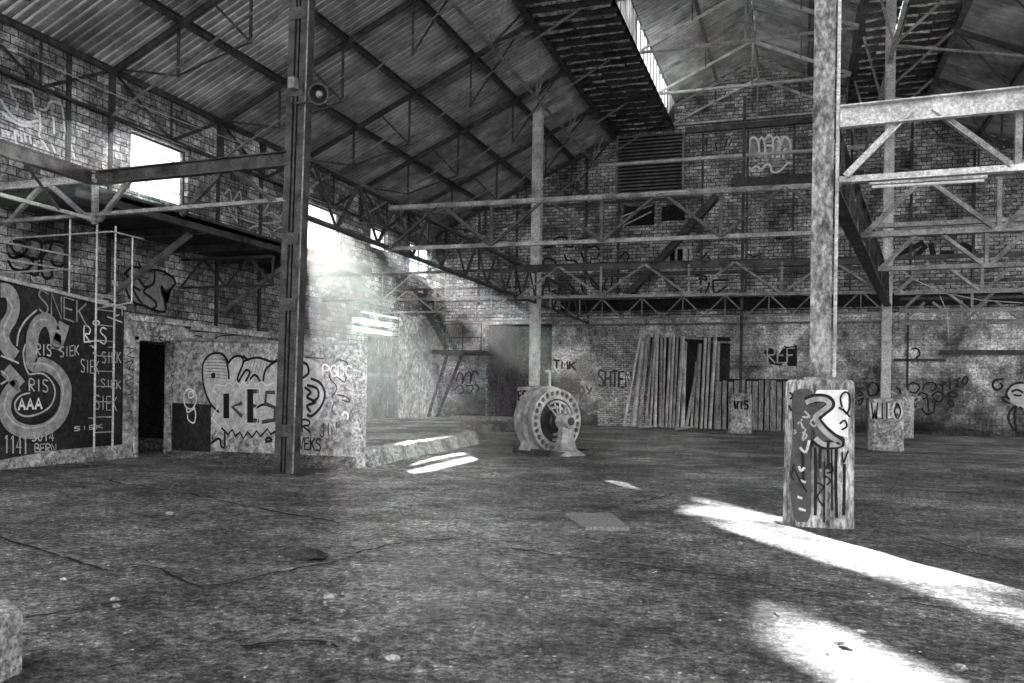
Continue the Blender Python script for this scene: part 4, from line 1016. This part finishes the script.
strokes('graffiti_outline', SA, 'p_pale', .03, [[(455, 150), (570, 165)], [(500, 130), (590, 150)], [(540, 190), (600, 190)], [(560, 245), (640, 275)], [(600, 180), (600, 235), (625, 235)], [(640, 180), (640, 240)]], annex, **C3)
# blockwork wall: bubble letters
SW = PX(XL)
Z = dict(org=(0, 180), s=4.877)
strokes('graffiti_letter', SW, 'p_black', .075, [[(45, 300), (60, 340), (95, 370), (130, 340), (110, 305), (60, 300)], [(35, 380), (60, 430), (120, 440), (160, 400), (120, 370), (60, 380), (35, 355)], [(120, 300), (160, 285), (200, 310), (190, 380), (150, 385)],
      [(135, 440), (165, 465), (190, 440), (185, 400)], [(205, 310), (245, 300), (240, 340), (205, 370), (200, 440), (220, 480), (250, 470), (250, 420)], [(250, 300), (300, 305), (330, 340), (310, 410), (270, 420), (245, 390)], [(240, 345), (270, 360)], [(85, 350), (100, 365)]], wall_left, label='black outlined bubble letters on blockwork', **Z)
strokes('graffiti_fill', SW, 'p_grey', .16, [[(70, 320), (100, 340)], [(70, 405), (120, 405)], [(150, 320), (170, 350)], [(160, 410), (160, 440)], [(222, 400), (225, 450)], [(270, 340), (300, 350), (280, 390)]], wall_left, off=.007, **Z)
D = dict(org=(100, 220), s=5.254)
fill('graffiti_fill', SW, 'p_grey', [(135, 250), (200, 250), (180, 300), (230, 340), (285, 265), (390, 330), (350, 375), (320, 350), (340, 475), (280, 470), (190, 435), (140, 370), (155, 300)], wall_left, off=.006, sm=False, **D)
strokes('graffiti_letter', SW, 'p_black', .075, [[(125, 285), (165, 250), (210, 255), (195, 300), (160, 310)], [(130, 310), (140, 380), (180, 435), (230, 450), (285, 475), (340, 480), (340, 430), (325, 390), (320, 350)], [(200, 225), (230, 265), (285, 262), (340, 275), (395, 325), (350, 375), (320, 345)],
      [(285, 265), (280, 330), (240, 360), (230, 380), (280, 420), (295, 450), (270, 470)], [(165, 345), (190, 400), (220, 440)], [(195, 300), (230, 350), (250, 345)], [(160, 310), (170, 345), (210, 370)]], wall_left, label='angular black outlined letters on blockwork', **D)
# upper wall, white outlines
E0 = dict(org=(0, 60), s=4.877)
strokes('graffiti_letter', SW, 'p_pale', .06, [[(40, 120), (100, 135), (155, 160), (165, 230), (185, 280)], [(40, 120), (60, 180), (85, 215), (75, 245)], [(0, 190), (30, 240), (75, 285), (130, 305), (185, 295)], [(5, 250), (50, 290), (110, 320), (175, 320)],
      [(190, 240), (225, 240), (245, 205), (295, 215), (305, 260), (315, 340), (345, 420), (365, 485)], [(190, 250), (195, 330), (190, 370), (215, 410), (235, 445)], [(250, 250), (260, 300), (262, 360)], [(75, 330), (90, 370), (80, 350), (110, 340), (125, 400)], [(100, 350), (105, 400)], [(245, 400), (270, 455)], [(140, 350), (150, 410)], [(70, 340), (75, 400)]], wall_left, label='large white outlined letters', sm=True, **E0)
F0 = dict(org=(180, 130), s=4.846)
strokes('graffiti_letter', SW, 'p_pale', .07, [[(200, 300), (215, 340), (245, 400), (270, 440)], [(215, 310), (240, 290), (250, 350), (265, 330), (290, 300), (300, 370), (320, 340)], [(330, 310), (370, 330), (365, 380), (400, 400), (430, 350), (400, 320)], [(300, 390), (340, 400), (390, 420), (440, 400), (480, 420), (510, 390)],
      [(290, 420), (330, 440), (380, 450), (440, 450), (500, 440)], [(330, 480), (370, 465), (420, 480), (440, 520)], [(450, 490), (490, 470), (520, 500), (510, 550)], [(270, 380), (275, 450)], [(340, 280), (400, 310), (460, 330), (520, 350)], [(370, 500), (400, 490), (430, 505)]], wall_left, **F0)
# doorway
SD = PX(DX+.0)
text(SD, 'p_black', 'JESH', 144, 335, 168, 338, 8, .03, dw, off=.075)
text(SD, 'p_dark', 'CALERE HOCK', 137, 324, 172, 332, 4, .016, dw, off=.01)
D6 = dict(org=(100, 340), s=5.254)
strokes('graffiti_tag', SD, 'p_black', .02, [[(130, 40), (180, 50), (140, 80), (180, 95)], [(130, 120), (170, 110), (150, 150), (185, 160)], [(140, 180), (170, 200), (130, 220), (160, 250)], [(150, 250), (165, 280), (130, 290)], [(140, 370), (165, 380), (150, 400)], [(375, 120), (395, 150), (370, 180), (395, 200), (372, 240), (390, 290)], [(385, 30), (375, 90), (395, 80)], [(365, 340), (370, 450), (375, 580)]], dw, off=.02, **D6)
# screen wall
SS = plane(S0 + sn*.0, sn)
fill('graffiti_fill', SS, 'p_pale', [(200+x/4.555*0+dx_, y_) for dx_, y_ in ((4, 362), (12, 355), (22, 356), (28, 370), (30, 357), (40, 358), (48, 360), (60, 358), (78, 362), (100, 357), (122, 368), (124, 405), (112, 425), (90, 432), (20, 432), (14, 412), (5, 390))], screen, off=.006)
K = dict(org=(180, 320), s=4.555)
strokes('graffiti_letter', SS, 'p_black', .055, [[(180, 420), (140, 380), (110, 300), (105, 210), (130, 165), (170, 150), (205, 165), (220, 220), (225, 270)], [(220, 200), (245, 170), (280, 165), (290, 195), (265, 260), (270, 285)], [(285, 195), (310, 180), (360, 172), (420, 190), (450, 180)], [(270, 280), (300, 230), (320, 240), (300, 280)],
      [(320, 270), (345, 250), (370, 285)], [(380, 280), (390, 230), (420, 200), (460, 180)], [(195, 155), (215, 180), (225, 200)], [(290, 165), (315, 185)], [(145, 560), (180, 540), (190, 575), (205, 575), (205, 500)], [(350, 400), (380, 385), (420, 390)], [(390, 550), (405, 535), (420, 548), (390, 555)]], screen, label='black outlined bubble letters', **K)
strokes('graffiti_letter', SS, 'p_black', .05, [[(190, 490), (220, 520), (240, 500), (255, 530), (275, 510), (290, 540), (310, 510), (330, 535), (350, 505), (370, 530), (400, 495), (415, 520), (440, 505)]], screen, sm=False, **K)
strokes('graffiti_highlight', SS, 'p_white', .03, [[(165, 295), (210, 300), (225, 285), (245, 300), (260, 280), (275, 300), (290, 280), (310, 300), (330, 275), (350, 295), (375, 280), (400, 300), (430, 285)], [(165, 295), (150, 320), (185, 345), (155, 365), (185, 385), (160, 420), (150, 450), (190, 490), (160, 530)]], screen, sm=False, off=.018, **K)
strokes('graffiti_fill', SS, 'p_dark', .012, [[(120, 180+14*i), (150, 178+14*i), (215, 182+14*i)] for i in range(7)] + [[(330+14*i, 185), (310+16*i, 240)] for i in range(7)], screen, **K)
fill('graffiti_fill', SS, 'p_black', [(145, 245), (160, 240), (162, 262), (148, 265)], screen, off=.014, **K)
strokes('graffiti_block_letter', SS, 'p_black', .185, [[(213, 335), (213, 448)], [(322, 315), (322, 468)]], screen, sm=False, off=.014, label='dark solid block letters', **K)
strokes('graffiti_block_letter', SS, 'p_dark', .09, [[(285, 378), (240, 395), (285, 440)], [(330, 325), (360, 325)], [(330, 390), (352, 390)], [(330, 458), (362, 458)], [(435, 330), (395, 330), (390, 380), (435, 400), (432, 455), (375, 465)]], screen, sm=False, off=.014, **K)
strokes('graffiti_highlight', SS, 'p_white', .018, [[(300, 312), (355, 312), (355, 342), (338, 345), (340, 380), (360, 390), (345, 400), (345, 440), (358, 450), (350, 475), (302, 472), (300, 312)]], screen, sm=False, off=.02, **K)
strokes('graffiti_figure', SS, 'p_white', .04, [[(45, 315), (25, 340), (30, 390), (60, 405), (80, 370), (75, 330), (45, 312), (30, 330)], [(45, 330), (60, 325), (70, 345), (50, 355), (45, 335)], [(35, 395), (40, 420), (60, 410), (75, 400)], [(40, 430), (45, 455), (70, 468), (78, 430), (72, 400)]], screen, off=.04, label='small white looping figure', **K)
K8 = dict(org=(270, 320), s=4.018)
strokes('graffiti_letter', SS, 'p_black', .06, [[(120, 165), (150, 180), (155, 215), (120, 240)], [(165, 235), (205, 255), (222, 300), (205, 350), (170, 385), (150, 380)], [(130, 270), (128, 400)], [(140, 270), (165, 290), (150, 310), (185, 330), (150, 345), (165, 370)], [(150, 262), (190, 275), (195, 310), (170, 330)]], screen, **K8)
text(SS, 'p_white', 'PGDC', 323, 365, 353, 366, 11, .035, screen)
text(SS, 'p_black', 'R', 302, 420, 312, 420, 12, .045, screen); text(SS, 'p_black', 'VEKS', 299, 437, 322, 439, 12, .035, screen); text(SS, 'p_black', 'JIN', 320, 424, 338, 422, 13, .03, screen)
strokes('graffiti_tag', SS, 'p_dark', .03, [[(255, 190), (240, 230), (270, 270), (250, 310)], [(275, 230), (300, 250), (310, 220)], [(270, 300), (310, 310), (320, 330), (290, 320)], [(260, 330), (250, 360), (265, 380)], [(280, 160), (310, 170), (320, 200)], [(140, 150), (220, 155)]], screen, **K8)
strokes('graffiti_tag', SS, 'p_white', .05, [[(290, 385), (300, 370), (315, 380), (312, 400)]], screen, **K8)
SF = PX(DX)
strokes('graffiti_tag', SF, 'p_black', .035, [[(140, 100), (175, 75), (215, 70), (295, 70), (290, 100), (320, 95), (335, 105)], [(355, 100), (370, 100)], [(385, 105), (405, 92), (425, 105), (445, 88)], [(60, 50), (200, 55), (330, 65), (440, 75)]], bpy.data.objects['wall_annex_far'], **K)
strokes('graffiti_tag', SF, 'p_black', .03, [[(62, 75), (80, 70), (75, 95), (60, 90)], [(85, 72), (100, 80), (88, 98)], [(222, 72), (220, 105)]], bpy.data.objects['wall_annex_far'], **K)
# back wall
SB = PY(YB-.1); SG = PY(YB)
text(SB, 'p_black', 'TMK', 553, 360, 577, 362, 8, .1, wall_back_lower); text(SB, 'p_dark', 'BAE', 561, 378, 582, 380, 7, .08, wall_back_lower); text(SB, 'p_dark', 'BABOY', 556, 384, 593, 387, 8, .1, wall_back_lower)
SBt = PY(YB-.13)
text(SBt, 'p_black', 'SHTEN', 598, 370, 632, 372, 16, .1, wall_back_lower)
fill('graffiti_fill', SB, 'p_black', [(764, 352), (770, 346), (777, 350), (778, 356), (784, 346), (789, 347), (790, 352), (797, 345), (797, 366), (788, 366), (786, 362), (780, 366), (770, 364), (767, 358)], wall_back_lower, sm=False)
text(SB, 'p_pale', 'REF', 767, 348, 796, 348, 15, .07, wall_back_lower, off=.03)
G4 = dict(org=(700, 120), s=4.879)
strokes('graffiti_letter', SG, 'p_white', .1, [[(235, 190), (245, 100), (265, 85), (285, 110), (290, 185)], [(285, 110), (300, 85), (315, 110), (320, 185)], [(315, 100), (335, 75), (355, 95), (355, 185)], [(325, 125), (350, 125)], [(358, 95), (375, 82), (385, 100), (375, 185)], [(385, 185), (395, 110), (415, 82), (440, 110), (445, 180)], [(405, 185), (410, 150), (420, 140)],
      [(230, 225), (250, 240), (275, 225), (300, 240), (325, 215), (345, 225), (350, 250), (375, 255), (400, 240), (430, 210), (450, 215)]], wall_back, label='white outlined bubble letters', **G4)
strokes('graffiti_fill', SG, 'p_grey', .3, [[(262, 105), (262, 185)], [(337, 140), (337, 185)], [(420, 105), (420, 185)], [(372, 110), (370, 230)]], wall_back, off=.006, sm=False, **G4)
strokes('graffiti_tag', SG, 'p_black', .06, [[(370, 580), (380, 555), (405, 545), (425, 560), (435, 578), (370, 582)], [(380, 560), (400, 552), (420, 560)], [(225, 650), (260, 665), (300, 655)], [(120, 130), (135, 90)], [(140, 130), (155, 95)], [(0, 95), (20, 105), (35, 95), (30, 130)], [(75, 110), (80, 150)]], wall_back, **G4)
H2 = dict(org=(460, 180), s=4.879)
strokes('graffiti_letter', SG, 'p_black', .1, [[(410, 330), (455, 320), (465, 285), (520, 280), (515, 320), (550, 325), (555, 295), (610, 290), (605, 330), (660, 325), (680, 345)], [(400, 400), (420, 385), (455, 390), (465, 410), (410, 415), (405, 395)], [(510, 360), (520, 390), (560, 395), (600, 430), (640, 400)], [(590, 350), (610, 395), (650, 420)], [(430, 470), (435, 530), (470, 550)], [(590, 490), (605, 550), (650, 570), (680, 560)], [(395, 470), (385, 540), (410, 560)], [(530, 500), (560, 540)], [(560, 430), (600, 440), (640, 480), (680, 530)]], wall_back, sm=True, label='black angular letters and loops', **H2)
H3 = dict(org=(590, 180), s=4.879)
strokes('graffiti_tag', SG, 'p_black', .08, [[(140, 390), (170, 355), (190, 370), (180, 395)], [(0, 380), (30, 385), (50, 350)], [(55, 400), (100, 405)], [(500, 410), (540, 390), (572, 355)], [(572, 375), (600, 400)], [(505, 460), (560, 470), (570, 490)], [(600, 490), (610, 550), (665, 520)], [(600, 490), (680, 490)], [(530, 480), (580, 500), (560, 560)], [(360, 480), (385, 510), (400, 480), (420, 530), (450, 520)], [(80, 480), (70, 530), (100, 535), (110, 470)], [(0, 490), (20, 520), (60, 540), (50, 480)]], wall_back, **H3)
R7 = dict(org=(820, 330), s=5.02)
strokes('graffiti_tag', SB, 'p_black', .07, [[(440, 300), (445, 275), (470, 265), (500, 285), (480, 315), (450, 310)], [(515, 300), (530, 270), (570, 265), (585, 290), (560, 310)], [(490, 330), (510, 315), (540, 330), (515, 350)], [(560, 330), (590, 310), (620, 330), (600, 360), (565, 345)], [(510, 390), (530, 420), (570, 410), (575, 360)], [(540, 340), (545, 410)], [(480, 390), (470, 360), (490, 345)], [(380, 290), (400, 300), (405, 320)], [(640, 320), (660, 312), (690, 325), (665, 338), (640, 320)], [(640, 360), (650, 350), (670, 370), (660, 385), (640, 360)],
      [(240, 290), (260, 265), (290, 280), (285, 320), (250, 330), (240, 300)], [(185, 320), (200, 308), (215, 325), (190, 330)], [(190, 360), (215, 340), (205, 370), (190, 372)], [(460, 95), (490, 95), (500, 120), (480, 145)], [(240, 340), (235, 390), (250, 400)]], wall_back_lower, **R7)
text(SB, 'p_black', 'TITO', 939, 386, 969, 375, 8, .075, wall_back_lower)
strokes('graffiti_face', SB, 'p_black', .09, [[(920, 245), (875, 255), (868, 285), (890, 300), (915, 285), (905, 265)], [(1023, 265), (975, 270), (945, 295), (935, 325), (950, 350)], [(945, 335), (915, 340), (925, 355), (955, 370)], [(960, 310), (990, 300), (1020, 315)], [(970, 325), (1000, 330), (1010, 325)], [(985, 380), (960, 400), (945, 440), (965, 490), (1000, 520)], [(985, 380), (975, 430), (985, 500)], [(1000, 385), (1020, 400)]], wall_back_lower, label='black outlined face drawn on the wall', **R7)
fill('graffiti_fill', SB, 'p_pale', [(945, 300), (975, 275), (1040, 268), (1040, 400), (985, 380), (955, 355), (935, 325)], wall_back_lower, off=.005, **R7)
R6 = dict(org=(830, 180), s=4.268)
strokes('graffiti_tag', SG, 'p_black', .22, [[(275, 320), (330, 300), (400, 265)], [(370, 325), (410, 280)], [(430, 270), (440, 320)], [(470, 310), (530, 315)], [(550, 275), (590, 285), (620, 315)]], wall_back, **R6)
text(PX(XL), 'p_pale', 'MW', 376, 340, 392, 343, 14, .05, d2, off=.07); text(PX(XL), 'p_dark', 'SKE', 374, 385, 390, 385, 20, .05, d2, off=.07)
SC2 = PY(YB-.1)
strokes('graffiti_tag', SC2, 'p_black', .07, [[(456, 382), (459, 373), (463, 376), (462, 384), (466, 374), (471, 373), (470, 384), (474, 371), (478, 375)], [(454, 391), (460, 385), (464, 391), (458, 394)], [(466, 386), (473, 386), (470, 393), (466, 390)], [(475, 384), (479, 388), (476, 393)]], wall_back_lower)
# piers
def face(y): return PY(y)
SP = PY(P1Y-.405)
PP = dict(org=(780, 370), s=4.27)
fill('graffiti_fill', SP, 'p_dark', [(60, 90), (130, 85), (150, 150), (130, 220), (140, 290), (130, 330), (130, 620), (60, 630), (45, 400), (60, 250), (50, 150)], pier1, off=.01, **PP)
fill('graffiti_fill', SP, 'p_white', [(160, 85), (290, 85), (292, 290), (225, 270), (170, 200), (200, 150), (215, 120), (150, 100)], pier1, off=.008, sm=False, label='white painted patch', **PP)
strokes('graffiti_letter', SP, 'p_black', .11, [[(110, 135), (150, 120), (200, 125), (215, 150), (180, 180), (155, 210), (185, 250), (225, 285), (260, 310), (190, 320), (150, 295)]], pier1, off=.013, **PP)
strokes('graffiti_letter', SP, 'p_grey', .06, [[(110, 140), (150, 125), (195, 128), (210, 150), (175, 180), (152, 205), (185, 255), (225, 290), (255, 315), (190, 318), (150, 290)]], pier1, off=.017, label='grey hooked letter', **PP)
fill('graffiti_fill', SP, 'p_dark', [(130, 160), (185, 145), (150, 200), (170, 250), (220, 295), (180, 300), (145, 260), (125, 200)], pier1, off=.015, **PP)
strokes('graffiti_tag', SP, 'p_grey', .022, [[(145, 205), (158, 222), (145, 240), (130, 224), (145, 205)], [(85, 215), (100, 250)], [(75, 230), (95, 210)], [(105, 175), (125, 200), (95, 200)], [(95, 265), (115, 280), (95, 300), (110, 250)], [(60, 255), (68, 265), (58, 272)]], pier1, off=.02, **PP)
strokes('graffiti_tag', SP, 'p_black', .022, [[(265, 160), (258, 120), (275, 95), (295, 105), (298, 150), (285, 185), (268, 165)], [(250, 160), (275, 175), (298, 200)], [(255, 230), (275, 215), (285, 240), (262, 255)], [(265, 350), (270, 395), (290, 345)], [(40, 95), (55, 110), (42, 125)], [(38, 150), (50, 175)], [(60, 400), (50, 450), (60, 470)], [(60, 420), (90, 480), (115, 520)], [(190, 390), (188, 650)], [(220, 330), (222, 600)]], pier1, off=.02, **PP)
strokes('graffiti_drip', SP, 'p_black', .035, [[(150, 330), (152, 480), (150, 620)], [(170, 330), (172, 420)], [(240, 330), (238, 480), (242, 630)], [(275, 400), (272, 620)], [(95, 330), (100, 480)], [(205, 300), (206, 420)]], pier1, off=.018, **PP)
strokes('graffiti_tag', SP, 'p_pale', .03, [[(80, 410), (90, 430), (105, 415)], [(85, 470), (110, 480)], [(75, 540), (95, 548)], [(80, 590), (110, 600)], [(85, 330), (110, 350), (125, 300)]], pier1, off=.02, **PP)
strokes('graffiti_letter', SP, 'p_black', .02, [[(195, 420), (215, 400), (225, 430), (200, 440)], [(190, 450), (215, 470), (200, 490)], [(160, 480), (185, 500), (160, 540), (185, 580)]], pier1, off=.02, **PP)
S2 = PY(28.0-.485)
text(S2, 'p_white', 'WILO', 871.5, 403, 901, 403, 15, .16, pier2, off=.012); text(S2, 'p_black', 'WILO', 871, 403, 901.5, 403, 16, .045, pier2, off=.02)
S3 = PY(36.6-.455)
text(S3, 'p_black', 'WIS', 734, 401, 749, 401, 8, .07, pier3)
S4 = PY(31.3-.57)
text(S4, 'p_black', 'ES', 518, 391, 527, 391, 9, .08, pier4)
#GRAF_END

# ------------------------------------------------------------------ haze inside the hall
bm = B(); box(bm, XL+.02, XR, 2, YB-.02, .05, 16.4)
hz = bpy.data.materials.new('dusty_air'); hz.use_nodes = True; nt = hz.node_tree; nt.nodes.remove(nt.nodes['Principled BSDF'])
vsn = nn(nt, 'ShaderNodeVolumeScatter', i_Color=(1, 1, 1, 1), i_Density=.0004, i_Anisotropy=.7); nt.links.new(vsn.outputs[0], nt.nodes['Material Output'].inputs['Volume'])
HAZE = True
if HAZE:
    o = obj('dusty_haze', bm, hz); o['kind'] = 'stuff'; o['label'] = 'thin sunlit dust hanging in the air of the whole hall'; o['category'] = 'haze'

# ------------------------------------------------------------------ light
az = V((-.545, .838, 0)).normalized(); el = math.radians(13.5)
sdir = (az*math.cos(el) + UP*math.sin(el)).normalized()
L = bpy.data.lights.new('sun', 'SUN'); L.energy = 85; L.angle = math.radians(.6); L.color = (1, 1, 1)
so = bpy.data.objects.new('sun', L); COL.objects.link(so); so.rotation_euler = sdir.to_track_quat('Z', 'Y').to_euler(); so.location = (-30, 60, 20)
w = bpy.data.worlds.new('sky'); SC.world = w; w.use_nodes = True
nt = w.node_tree; bg = nt.nodes['Background']; bg.inputs[1].default_value = 1.35
tc = nn(nt, 'ShaderNodeTexCoord'); sp = nn(nt, 'ShaderNodeSeparateXYZ'); nt.links.new(tc.outputs['Generated'], sp.inputs[0])
nt.links.new(ramp(nt, sp.outputs[2], ((0, .6), (.02, 1.0))), bg.inputs[0])      # bright overcast-white sky over grey ground

# ------------------------------------------------------------------ camera
cam = bpy.data.cameras.new('camera'); cam.sensor_width = 36; cam.lens = FPX/1024*36
cam.shift_y = (HY-341.5)/1024; cam.clip_end = 300; cam.clip_start = .05
co = bpy.data.objects.new('camera', cam); COL.objects.link(co)
e1 = (RT*math.cos(ROLL) + UP*math.sin(ROLL)); e2 = (-RT*math.sin(ROLL) + UP*math.cos(ROLL)); e3 = -FW
mw = Matrix(((e1.x, e2.x, e3.x, EYE.x), (e1.y, e2.y, e3.y, EYE.y), (e1.z, e2.z, e3.z, EYE.z), (0, 0, 0, 1)))
co.matrix_world = mw
SC.camera = co
SC.view_settings.view_transform = 'Standard'; SC.view_settings.look = 'None'; SC.view_settings.gamma = 1.0; SC.view_settings.use_curve_mapping = False
SC.view_settings.exposure = 0.85
SC.cycles.max_bounces = 5; SC.cycles.diffuse_bounces = 4; SC.cycles.volume_bounces = 0; SC.cycles.use_denoising = True
